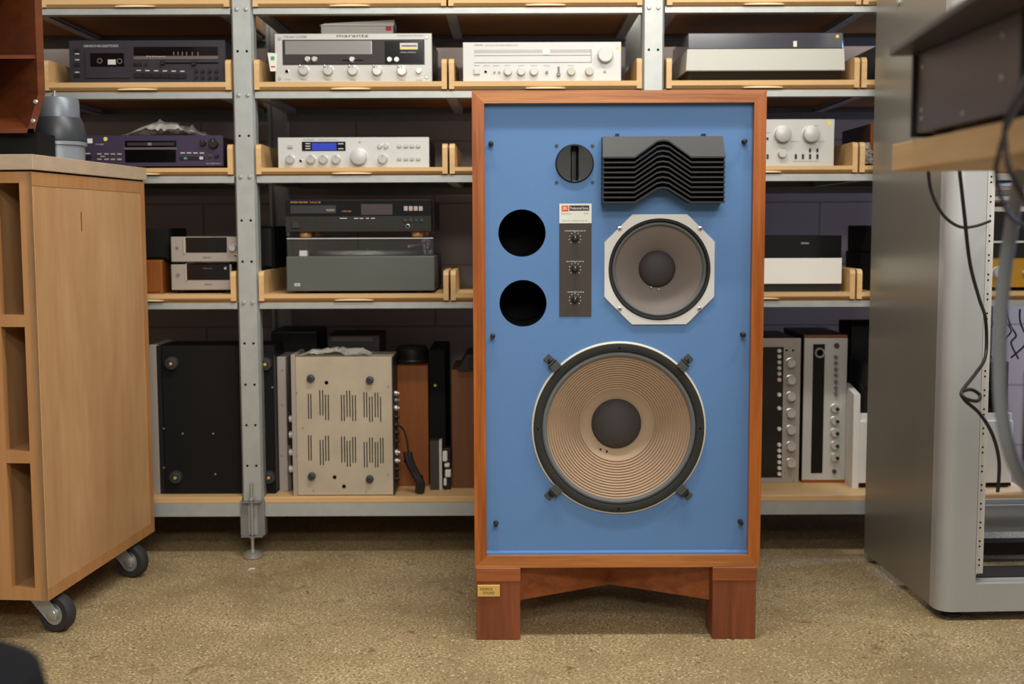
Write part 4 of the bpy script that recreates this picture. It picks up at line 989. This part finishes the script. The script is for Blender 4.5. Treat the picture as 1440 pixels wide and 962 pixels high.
# upright receivers, right of the loudspeaker
d = Dev('upright_receiver', 'silver receiver standing on end next to the loudspeaker with black panel and chrome knobs', 'receiver', 1052, 475.5, 1124.8, 679, YZ(1100, 679), Z5)
d.body('charcoal', .3); d.face('silver_d', .005, .001)
d.box('black_panel', 1058, 488, 1100.5, 671.5, -.001, 0, 'black_gloss')
for v in (510, 534, 557, 580.6, 604, 627, 650.5): d.knob(1111.5, v, 6.3, 'chrome', .02)
for v in (493.3, 501.3, 509.4, 517.5, 525.6, 534, 555, 574, 603, 625.3, 633.5, 641.5, 649.7, 658, 666.3): d.knob(1095.6, v, 2.6, 'white_pl', .007, 'push_button', False, -.001)
for u in (1106, 1115): d.hole(u, 492.5, 1.8)
for u, v in ((1119.5, 483), (1116, 675), (1104, 664), (1112, 664)): d.knob(u, v, 1.4, 'bolt', .002, 'screw', False)
d = Dev('upright_receiver', 'wood cased silver tuner standing on end with a black strip and ring', 'receiver', 1129.5, 471.5, 1190, 679, YZ(1160, 679), Z5)
MB().box(-d.hw, d.hw, .0, .28, .0, .007).build('wood_cheek', 'teak', d.root)
MB().use('walnut_dk').box(-d.hw, d.hw, .014, .28, d.h - .006, d.h).use('teak').box(-d.hw, d.hw, .004, .014, d.h - .006, d.h).build('wood_cheek', None, d.root)
MB().box(-d.hw + .001, d.hw - .001, .008, .28, .007, d.h - .006).build('body', 'walnut_dk', d.root)
MB().box(-d.hw, d.hw, .0, .008, .008, d.h - .008, .001).build('faceplate', 'silver', d.root)
x0, z1 = d.p(1143.5, 484); x1, _ = d.p(1160, 484); _, z0 = d.p(1150, 665.5)
MB().hexa([(x0, -.001, z0), (x1, -.001, z0), (x1, .001, z0), (x0, .001, z0), (x0, -.001, z1), (x1, -.001, z1), (x1, .001, z1), (x0, .001, z1)]).build('dial_strip', 'black_gloss', d.root)
x, z = d.p(1152.5, 496); MB().use('chrome').lathe([(.0145, 0), (.0145, .006), (.0115, .008), (.010, .006), (.010, .002)], (x, -.001, z), '-y', 28).use('hole').lathe([(.010, .002), (0, .002)], (x, -.001, z), '-y', 28).build('tuning_ring', None, d.root)
for v in (502, 510.6, 519.2, 527.5, 536.8, 545.3, 553): d.knob(1175.3, v, 2.3, 'gunmetal', .012, 'toggle_switch', False)
for v in (574, 591.4, 608.3, 626, 642.7):
    d.knob(1173.5, v, 6.0, 'chrome', .012); x, z = d.p(1176, v + .4); MB().lathe([(.005, .0), (.005, .006), (0, .006)], (x, -.012, z), '-y', 14).build('knob_cap', 'black', d.root)
d.knob(1176.5, 486, 3.3, 'gunmetal_dk', .01); d.knob(1173, 662.5, 2.8, 'gunmetal_dk', .01)
# white unit with black one behind
d = Dev('white_cabinet', 'white painted unit with a raised left side panel beside the steel rack', 'cabinet', 1199.5, 555, 1424, 686.5, YZ(1205, 686.5), Z5)
xa = d.p(1209, 600)[0]; zlow = d.p(1216, 583)[1]
MB().prism([(0, 0), (.13, 0), (.13, d.h + .018), (.11, d.h + .018), (0, d.h)], -d.hw, xa, 'x').build('side_panel', 'white_pl', d.root)
MB().box(xa, d.hw, .012, .22, 0.0, zlow, .002).build('body', 'white_pl', d.root); MB().box(xa, d.hw + .0, .0, .012, .014, zlow - .02, .002).build('front_panel', 'white_pl', d.root); MB().box(xa, d.hw, .002, .011, .004, .014).build('kick_slot', 'black_matt', d.root)
zz = Z5 + zlow; 
d = Dev('black_unit', 'black glossy unit resting on the white cabinet, seen beside and through the steel rack', 'hifi unit', 1213, 510, 1418, 582, YZ(1205, 686.5) + .02, zz)
MB().box(-d.hw, d.hw, 0, .15, 0, d.h, .003).build('body', 'black', d.root); MB().box(-d.hw + .004, d.hw - .004, -.004, 0, .012, d.h * .45, .001).build('drawer', 'black_gloss', d.root); MB().box(-d.hw + .004, d.hw - .004, -.004, 0, d.h * .5, d.h - .006, .001).build('panel', 'black_gloss', d.root)
d = Dev('black_unit', 'black unit standing behind, above the white painted unit near the wall', 'hifi unit', 1192, 488, 1236, 697, YS + .335, Z5)
MB().box(-d.hw, d.hw, 0, .13, 0, d.h, .003).build('body', 'black_matt', d.root); MB().box(-d.hw + .004, d.hw - .004, -.004, 0, d.h * .6, d.h - .01, .001).build('panel', 'black', d.root)
# a last look through the rack: gear on the third shelf
d = Dev('mustard_amplifier', 'mustard yellow amplifier with pale round knob seen through the steel rack', 'amplifier', 1348, 361, 1469, 403, Yd + .02, T4 + .010)
d.body('charcoal', .3); d.face('mustard', .005, .001); d.feet(.010, 'black'); d.knob(1403.5, 382, 8, 'silver_w', .02, 'volume_knob', False); d.knob(1413, 396, 1.5, 'black', .006); zz = T4 + .010 + d.h
for u in (1440, 1452, 1463): d.knob(u, 382, 3, 'silver_w', .01)
d = Dev('black_unit', 'black unit with silver ring control on the mustard amplifier inside the rack view', 'hifi unit', 1348, 338, 1469, 361, Yd + .015, zz)
d.body('black_matt', .3, z0=.0); d.face('black', .005, .001); d.box('silver_lip', 1348, 337.5, 1469, 340.5, -.004, 0, 'silver_w'); d.knob(1418, 351, 3.4, 'gunmetal', .008); zz += d.h
d = Dev('black_unit', 'black unit under the heap of papers, seen through the steel rack', 'hifi unit', 1350, 296, 1467, 337.5, Yd + .02, zz)
d.body('black_matt', .3, z0=0); d.face('black', .005, .001); d.knob(1430, 316, 4, 'gunmetal', .008); zz += d.h
xm = d.X0
for i, (dx, w_, hgt, m, lb_) in enumerate(((.0, .118, .014, 'paper', 'thick white paper pad, lowest in the heap seen through the rack'), (-.012, .105, .010, 'inkdark', 'dark folder in the middle of the paper heap seen through the rack'), (.008, .11, .012, 'cream', 'cream magazine above the dark folder in the paper heap'), (-.005, .108, .009, 'dial_grey', 'grey magazine second from top of the paper heap'), (.006, .1, .011, 'paper', 'white booklet on top of the paper heap'))):
    o = thing('magazine', lb_, 'magazine', (xm + dx, Yd + .04, zz), random.uniform(-.06, .06)); zz += hgt + .0035
    MB().box(-w_, w_, 0, .24, 0, hgt, .001).build('pages', m, o); MB().box(-w_ - .001, w_ + .001, -.001, .241, hgt, hgt + .0012).build('cover', 'paper' if i != 0 else 'red', o)
o = thing('cable_tangle', 'tangle of thin black cables dangling over the bottom shelf behind the rack', 'cables', (AT(1405, 470, YS + .05)[0], YS + .05, Z(436, YS)), 0)
ox, oy, oz = o.location
rnd = random.Random(3)
for k in range(5):
    us = 1386 + k * 11
    pts_ = []
    for j in range(5):
        u = us + rnd.uniform(-14, 16); v = 438 + j * 16 + rnd.uniform(-4, 4); x, z = AT(u, v, YS + .05); pts_.append((x - ox, rnd.uniform(-.01, .02), z - oz))
    MB().tube(pts_, .0028, 8).build('cable', 'cable', o)

# ------------------------------------------------------------------ plywood crate on castors
YF, YBK = 2.72, 3.36
ct = thing('plywood_crate', 'tall plywood crate on castors with upright slots and a grey top board', 'crate', (-1.0, YF, 0), .0)
xF = AT(57, 500, YF)[0] ; 
fx0, fz0 = AT(70, 846, YF); fx1, fz1 = AT(43, 240, YF)
bx0, bz0 = AT(219, 746, YBK); bx1, bz1 = AT(200, 257, YBK)
xf = (fx0 + fx1) / 2; xb = (bx0 + bx1) / 2; z0 = (fz0 + bz0) / 2; z1 = (fz1 + bz1) / 2
yaw = math.atan2(xb - xf, YBK - YF)
ct.location = (xf, YF, 0); ct.rotation_euler = (0, 0, -yaw)
DL = math.hypot(xb - xf, YBK - YF); CW = .62
def cl(u, v):
    x, z = AT(u, v, YF); return x - xf, z
# side panel, back, top, bottom
MB().box(-.018, 0, .0, DL, z0, z1, .001).build('side_panel', 'ply', ct)
MB().box(-CW, -CW + .018, .021, DL, z0, z1, .001).build('side_panel', 'ply', ct)
MB().box(-.0005, .001, .0, DL, z0, z0 + .028).box(-.0005, .001, 0, DL, z1 - .03, z1).box(-.0005, .001, DL - .03, DL, z0 + .028, z1 - .03).build('edge_band', 'ply_edge', ct)
MB().box(-CW + .018, -.018, DL - .018, DL - .001, z0, z1).box(-CW + .018, -.018, .03, DL - .018, z1 - .018, z1).box(-CW + .018, -.018, .03, DL - .018, z0, z0 + .02).build('carcass', 'ply', ct)
# front face board with three slots near the right edge
xr_ = -.001; sx1 = -cl(57, 500)[0] * 0 - .030; sx0 = -.085
mbf = MB()
zs = [z0] + [cl(40, v)[1] for v in (828, 652, 635, 460, 443, 257)] + [z1]
mbf.box(sx1, xr_, -.0, .02, z0, z1); mbf.box(-.118, sx0, 0, .02, z0, z1)
mbf.box(-CW, -.178, 0, .02, z0, z1)
for a, b in ((zs[0], zs[1]), (zs[2], zs[3]), (zs[4], zs[5]), (zs[6], zs[7])):
    mbf.box(sx0, sx1, 0, .02, a, b); mbf.box(-.178, -.118, 0, .02, a, b)
mbf.build('front_frame', 'ply_edge', ct)
mbd = MB()
for xx in (-.102, -.195): mbd.box(xx - .008, xx + .008, .02, DL - .02, z0 + .02, z1 - .018)
for a, b in ((zs[2], zs[3]), (zs[4], zs[5])): mbd.box(-.094, -.018, .02, DL - .02, a + .002, b - .002); mbd.box(-.187, -.110, .02, DL - .02, a + .002, b - .002)
mbd.build('divider', 'ply', ct)
stz = AT(40, 217, YF)[1]
MB().box(-CW - .01, .006, -.008, DL + .008, z1 + .004, stz, .001).build('top_board', 'slab', ct); MB().box(-CW, -.002, .002, DL, z1, z1 + .004).build('felt_strip', 'black_matt', ct)
MB().box(-.0004, .0012, .24, .243, z1 - .13, z1 - .085).build('panel_knot', 'teak_dk', ct)
def castor(x, y, turn):
    c = MB().box(-.035, .035, -.03, .03, z0 - .004, z0, .001).lathe([(0, 0), (.026, 0), (.026, .012), (0, .012)], (0, 0, z0 - .016), 'z', 20)
    for s in (-1, 1): c.prism([(-.030, z0 - .016), (.028, z0 - .016), (.050, .050), (.045, .032), (.022, .030), (-.022, .072)], s * .020 - .0015, s * .020 + .0015, 'y')
    M = Matrix.Translation((x, y, 0)) @ Matrix.Rotation(turn, 4, 'Z')
    for v in c.bm.verts: v.co = M @ v.co
    k = c.build('castor', 'zinc', ct)
    def wheel(prof, name, mat, seg=36):
        m = MB().lathe(prof, (.034, 0, .0435), '-y', seg)
        for v in m.bm.verts: v.co = M @ v.co
        return m.build(name, mat, k)
    wheel([(.026, -.016), (.040, -.016), (.0435, -.011), (.0435, .011), (.040, .016), (.026, .016)], 'tyre', 'rubber')
    wheel([(0, -.017), (.012, -.017), (.016, -.013), (.026, -.014), (.026, .014), (.016, .013), (.012, .0235), (.006, .025), (0, .025)], 'wheel_hub', 'bolt')
castor(-.05, .085, -.25); castor(-.05, DL - .11, -.25); castor(-CW + .06, .085, .3); castor(-CW + .06, DL - .11, .2)

# ------------------------------------------------------------------ horn and compression driver on the crate
YH = 2.80
hx1 = AT(61, 60, YH)[0]; hz0 = AT(50, 187, YH)[1]; hw_ = .60; hz1 = hz0 + .40
hn = thing('wooden_horn', 'red brown wooden horn loudspeaker with flared cells on the plywood crate', 'horn', (hx1 - hw_ / 2, YH, hz0), 0)
a = hw_ / 2; Hh = hz1 - hz0; t = .016; ty = .30
xl = AT(48, 187, YH)[0] - hn.location.x
def pan(front, back, name, mat='redwood'):
    """front & back are 4-point outlines of one board (outer-inner) at the mouth and at the throat"""
    return MB().hexa([*front, *back]).build(name, mat, hn)
th_ = .05
def board(p0, p1, q0, q1, off): 
    # p0,p1: mouth edge ends ; q0,q1: throat edge ends ; off: thickness vector
    o_ = Vector(off); return [Vector(p0), Vector(p1), Vector(q0), Vector(q1)], [Vector(p0) + o_, Vector(p1) + o_, Vector(q0) + o_, Vector(q1) + o_]
f, b = board((a, 0, .085), (a, 0, Hh), (.05, ty, Hh - .13), (.05, ty, .14), (-t, 0, 0)); MB().hexa(f + b).build('right_flare', 'redwood', hn)
f, b = board((xl, 0, 0), (a, 0, .085), (.05, ty, .14), (.05, ty, .13), (-t, 0, .0)); MB().hexa(f + b).build('lower_right_flare', 'redwood', hn)
f, b = board((-a, 0, 0), (-a, 0, Hh), (-.07, ty, Hh - .13), (-.07, ty, .13), (t, 0, 0)); MB().hexa(f + b).build('left_flare', 'redwood', hn)
f, b = board((-a, 0, 0), (xl, 0, 0), (.05, ty, .13), (-.07, ty, .13), (0, 0, t * .6)); MB().hexa(f + b).build('bottom_flare', 'redwood', hn)
f, b = board((-a, 0, Hh), (a, 0, Hh), (.07, ty, Hh - .13), (-.07, ty, Hh - .13), (0, 0, -t)); MB().hexa(f + b).build('top_flare', 'redwood', hn)
zd = AT(60, 82, YH)[1] - hz0
f, b = board((-a + t, .004, zd), (a - t, .004, zd), (.055, ty - .01, .2), (-.055, ty - .01, .2), (0, 0, .008)); MB().hexa(f + b).build('divider', 'redwood', hn)
MB().box(-.09, .07, ty - .005, ty + .02, .11, Hh - .11).build('throat_plate', 'darkbrown', hn)
MB().box(-a + .01, xl - .005, .03, .14, stz - hz0, 0.004).box(-.14, .04, .2, ty, stz - hz0, .10).build('support_block', 'black_matt', hn)
for u, v in ((50, 143), (46.5, 170)):
    x, z = AT(u, v, YH - .002); MB().lathe([(.005, 0), (.005, .003), (0, .005)], (x - hn.location.x, .0, z - hz0), '-y', 14).build('bolt', 'bolt', hn)
YDr = 3.02; dx_, dz_ = AT(83, 222, YDr)
cdv = thing('compression_driver', 'grey metal compression driver standing on the plywood crate by the horn', 'driver', (dx_, YDr, stz), 0)
k_ = YDr / FPX
def zz_(v): return AT(83, v, YDr)[1] - stz
MB().lathe([(0, 0), (35 * k_, 0), (35 * k_, zz_(206)), (38 * k_, zz_(205)), (38 * k_, zz_(201)), (35 * k_, zz_(199)), (0, zz_(199))], (0, 0, 0), 'z', 48).build('flange', 'gunmetal_lt', cdv)
MB().lathe([(0, zz_(199)), (37 * k_, zz_(199)), (37.5 * k_, zz_(190)), (35 * k_, zz_(176)), (31 * k_, zz_(166)), (0, zz_(166))], (0, 0, 0), 'z', 48).build('magnet_case', 'gunmetal_dk', cdv)
MB().lathe([(0, zz_(166)), (30 * k_, zz_(166)), (29 * k_, zz_(141)), (27 * k_, zz_(138)), (0, zz_(138))], (0, 0, 0), 'z', 48).build('rear_cap', 'gunmetal', cdv)
for u in (63, 79): 
    x = AT(u, 140, YDr)[0] - dx_; MB().lathe([(.006, 0), (.006, .008), (.003, .010), (.003, .017), (0, .018)], (x, -.01, zz_(138.5)), 'z', 12).build('terminal', 'bolt', cdv)
for u in (47, 51): x = AT(u, 208, YDr)[0] - dx_; MB().lathe([(.005, 0), (.005, .008), (0, .009)], (x * .98, -.02 - .01, zz_(209)), '-y', 12).build('bolt', 'bolt', cdv)

# ------------------------------------------------------------------ steel rack on the right
YRF, YRB = 2.84, 3.38
rx0 = AT(1325, 700, YRF)[0]; rxb = AT(1219, 600, YRB)[0]
rxm = (rx0 + rxb) / 2
rk = thing('equipment_rack', 'tall grey steel equipment rack with rounded corner posts and open front', 'rack', (rxm, YRF, 0), 0)
rk.rotation_euler = (0, 0, -math.atan2(rxb - rx0, YRB - YRF))
rk.location = (rx0, YRF, 0)
RD = YRB - YRF; RW = .60; rz0 = .022; RH = 1.92
R_ = .035
def arc(cx, cy, a0, a1, r, n=10): return [(cx + r * math.cos(math.radians(a0 + (a1 - a0) * i / n)), cy + r * math.sin(math.radians(a0 + (a1 - a0) * i / n))) for i in range(n + 1)]
def post(mirror):
    s = 1 if not mirror else -1; o_ = 0 if not mirror else RW
    P = arc(R_, R_, 180, 270, R_) + [(.085, 0), (.085, .004)] + list(reversed(arc(R_, R_, 180, 270, R_ - .004)))
    P = [(0, .06)] + P + [(.004, .06)]
    return [(o_ + s * x, y) for x, y in P]
for m_ in (0, 1):
    mb = MB().prism(post(m_), rz0, RH, 'z')
    for f in mb.bm.faces: f.smooth = False
    c = mb.build('corner_post', 'rack_f', rk)
    s = 1 if not m_ else -1; o_ = 0 if not m_ else RW
    x0, x1 = sorted((o_ + s * .085, o_ + s * .104))
    st_ = MB().use('alu').box(x0, x1, .006, .009, rz0 + .09, RH - .08).box(*(sorted((o_ + s * .083, o_ + s * .087))), 0, .02, rz0 + .09, RH - .08)
    st_.use('hole'); z = rz0 + .11
    while z < RH - .1:
        for dz in (0, .0127):
            xm_ = (x0 + x1) / 2; st_.lathe([(.0022, -.001), (.0022, .0006), (0, .0006)], (xm_, .006, z + dz), '-y', 8, False)
        z += .04445
    st_.build('mounting_rail', None, rk)
MB().box(0, .003, .06, RD, rz0, RH, .0005).build('side_panel', 'rack', rk, None, 'brushed grey steel side')
MB().box(RW - .003, RW, .06, RD, rz0, RH, .0005).build('side_panel', 'rack', rk, None, 'brushed grey steel side')
sillz = AT(1380, 822, YRF)[1]
MB().prism([(0, rz0), (.03, rz0), (.03, sillz + .006), (.012, sillz + .006), (.012, sillz), (0, sillz)], .085, RW - .085, 'x').build('front_sill', 'rack_f', rk)
MB().box(.085, RW - .085, 0, .03, RH - .09, RH).build('front_header', 'rack_f', rk); MB().box(0, RW, .02, RD, RH, RH + .003).build('top_panel', 'rack', rk)
MB().box(.004, RW - .004, .03, .10, rz0, rz0 + .075).build('base_rail', 'black', rk)
MB().box(.004, RW - .004, RD - .05, RD - .002, rz0 + .0, rz0 + .035).box(.003, RW - .003, .25, .28, rz0, rz0 + .03).build('base_rail', 'black', rk)
MB().box(.004, RW - .004, RD - .012, RD - .002, rz0 + .055, rz0 + .13).build('rear_crossbar', 'rack_f', rk); MB().box(.004, RW - .004, RD - .05, RD - .04, rz0 + .145, rz0 + .155).build('rear_crossbar', 'rack_f', rk)
for x, y in ((.05, .05), (RW - .05, .05), (.05, RD - .05), (RW - .05, RD - .05)):
    MB().lathe([(0, 0), (.022, 0), (.022, .008), (.008, .010), (.008, rz0 + .002), (0, rz0 + .002)], (x, y, 0), 'z', 20).build('foot', 'rubber', rk)
x, z = AT(1252, 10, YRB - .16)
for zq in (z + .01,): 
    MB().lathe([(.009, 0), (.009, .004), (.004, .007), (0, .007)], (0, RD - .17, zq), '-x', 16).build('lock_screw', 'bolt', rk)

# ------------------------------------------------------------------ foreground bench with units
YD = 2.0
bx, bz = AT(1254, 241, YD); bt = AT(1254, 204, YD)[1]
bn = thing('workbench', 'thick pale plywood workbench board at the right edge, close to the camera', 'bench', (bx, YD, 0), 0)
MB().box(0, 1.3, -.95, 0, bz, bt, .001).build('bench_top', 'desk', bn, None, 'thick plywood top')
for x, y in ((.95, -.06), (1.24, -.06), (.95, -.89), (1.24, -.89)): MB().box(x - .02, x + .02, y - .02, y + .02, 0, bz, .002).build('leg', 'zinc_dull', bn)
cz_ = AT(1433, 665, 1.62)[1]
MB().box(.075, 1.26, -.9, -.37, cz_ - .012, cz_, .001).build('lower_shelf', 'black', bn)
MB().box(.08, .10, -.89, -.87, cz_, bz, .001).build('shelf_hanger', 'black', bn)
# amplifier on the bench
xd = .605; yb = 1.895; zb = bt
am = thing('bench_amplifier', 'taupe black metal amplifier resting on the bench at the right edge', 'amplifier', (xd, yb, zb + .010), 0)
hA = AT(1290, 77, yb)[1] - zb - .010
MB().box(.003, .44, -.385, -.006, 0, hA, .001).build('case', 'devgrey', am)
MB().box(-.004, .446, -.006, .002, -.006, hA - .0, .001).build('faceplate', 'black', am); MB().box(.003, .44, -.389, -.385, 0, hA).build('rear_panel', 'black_matt', am)
for y in (-.34, -.05):
    for x in (.03, .41): MB().lathe([(0, -.010), (.014, -.010), (.014, 0), (0, 0)], (x, y, 0), 'z', 16).build('foot', 'black', am)
for y, z in ((-.03, hA - .022), (-.03, .02), (-.03, .012 + .02), (-.20, .012), (-.33, .045), (-.33, hA - .02)): MB().lathe([(.004, 0), (.004, .0015), (0, .002)], (.003, y, z), '-x', 12).build('screw', 'bolt', am)
pt_ = thing('metal_plate', 'dark brown metal plate lying across the bench amplifier', 'plate', (xd - .012, yb + .02, zb + .010 + hA), -.10)
MB().box(-.02, .40, -.52, .0, .0008, .010, .001).build('plate', 'darkbrown', pt_); MB().box(-.02, .40, -.004, .0, .010, .018).build('folded_edge', 'darkbrown', pt_)
# cables
def cable(name, label, pts, r=.004, mat='cable', ref=None):
    P = []
    for (u, v, Y) in pts: x, z = AT(u, v, Y); P.append(Vector((x, Y, z)))
    o = MB(); o.tube(P, r, 10, 8); ob = o.build(name, mat); return tag(ob, label, 'cable')
cable('hanging_cable', 'thin dark cable looping from under the bench across the rack post', [(1305, 236, 2.25), (1310, 270, 2.3), (1327, 303, 2.4), (1350, 319, 2.5), (1372, 318, 2.7), (1392, 311, 2.82)], .0032)
cable('hanging_cable', 'long dark cable with a knot hanging before the rack corner post', [(1349, 236, 2.3), (1356, 300, 2.35), (1364, 370, 2.4), (1377, 420, 2.5), (1386, 450, 2.6), (1386, 500, 2.6), (1372, 525, 2.5), (1353, 550, 2.45), (1357, 560, 2.44), (1374, 564, 2.45), (1378, 556, 2.46), (1366, 548, 2.46), (1352, 552, 2.45), (1358, 564, 2.45), (1378, 582, 2.45), (1396, 612, 2.45), (1405, 650, 2.45), (1403, 692, 2.45)], .0036)
cable('hanging_cable', 'black cable draped over the bench edge, right of the pair', [(1446, 100, 1.485), (1428, 140, 1.485), (1414, 175, 1.495), (1414, 205, 1.495), (1420, 240, 1.485), (1446, 290, 1.5)], .0034)
cable('hanging_cable', 'black cable draped over the bench edge, left of the pair', [(1446, 128, 1.475), (1426, 160, 1.48), (1412, 190, 1.485), (1405, 215, 1.49), (1401, 250, 1.52), (1418, 300, 1.6), (1446, 320, 1.66)], .0030)
cable('grey_hose', 'thick pale grey hose curving down at the right edge in the foreground', [(1438, 240, 1.7), (1431, 265, 1.7), (1422, 320, 1.7), (1411, 400, 1.7), (1406, 480, 1.7), (1407, 560, 1.7), (1416, 620, 1.7), (1434, 668, 1.7), (1470, 712, 1.7)], .0095, 'hose')
# black crate on the bench shelf below
sx, sz = AT(1433, 665, 1.62)
bg = thing('black_case', 'black case under the bench at the right edge of the picture', 'case', (sx, 1.25, cz_), 0)
MB().box(0, .36, 0, .38, 0, AT(1433, 503, 1.62)[1] - cz_, .02, 3).build('shell', 'black_matt', bg); MB().box(-.004, .0, .03, .30, .10, .13, .001).build('latch_strip', 'black', bg)
# padded stool bottom left
sx, sz = AT(70, 922, 1.10)
sl2 = thing('padded_stool', 'black padded stool in the near lower left corner', 'stool', (sx - .12, 1.08, 0), 0)
MB().lathe([(0, sz - .10), (.09, sz - .10), (.112, sz - .085), (.120, sz - .05), (.112, sz - .015), (.08, sz + .004), (0, sz + .008)], (0, 0, 0), 'z', 48).build('cushion', 'navy', sl2)
MB().lathe([(0, .05), (.025, .05), (.025, sz - .10), (0, sz - .10)], (0, 0, 0), 'z', 20).build('column', 'black', sl2)
for k in range(5):
    a = k * 2 * PI / 5 + .4; MB().tube([(0, 0, .06), (.12 * math.cos(a), .12 * math.sin(a), .05), (.24 * math.cos(a), .24 * math.sin(a), .03)], .016, 10, 3).build('base_arm', 'black', sl2)
    MB().lathe([(0, 0), (.018, 0), (.018, .03), (0, .03)], (.235 * math.cos(a), .235 * math.sin(a), 0), 'z', 14).build('glide', 'rubber', sl2)
# scraps on the floor
x, y = None, None
def onfloor(u, v):
    d_ = CF + CR * ((u - 720) / FPX) + CU * ((481 - v) / FPX); t_ = -CAMH / d_.z; return d_.x * t_, d_.y * t_
x, y = onfloor(354, 801)
tag(MB().box(x - .008, x - .001, y - .006, y + .004, 0, .003, .001).box(x - .002, x + .008, y + .0, y + .009, 0, .003, .001).build('paper_scrap', 'white_pl'), 'tiny white scrap lying on the floor near the shelf foot', 'scrap')
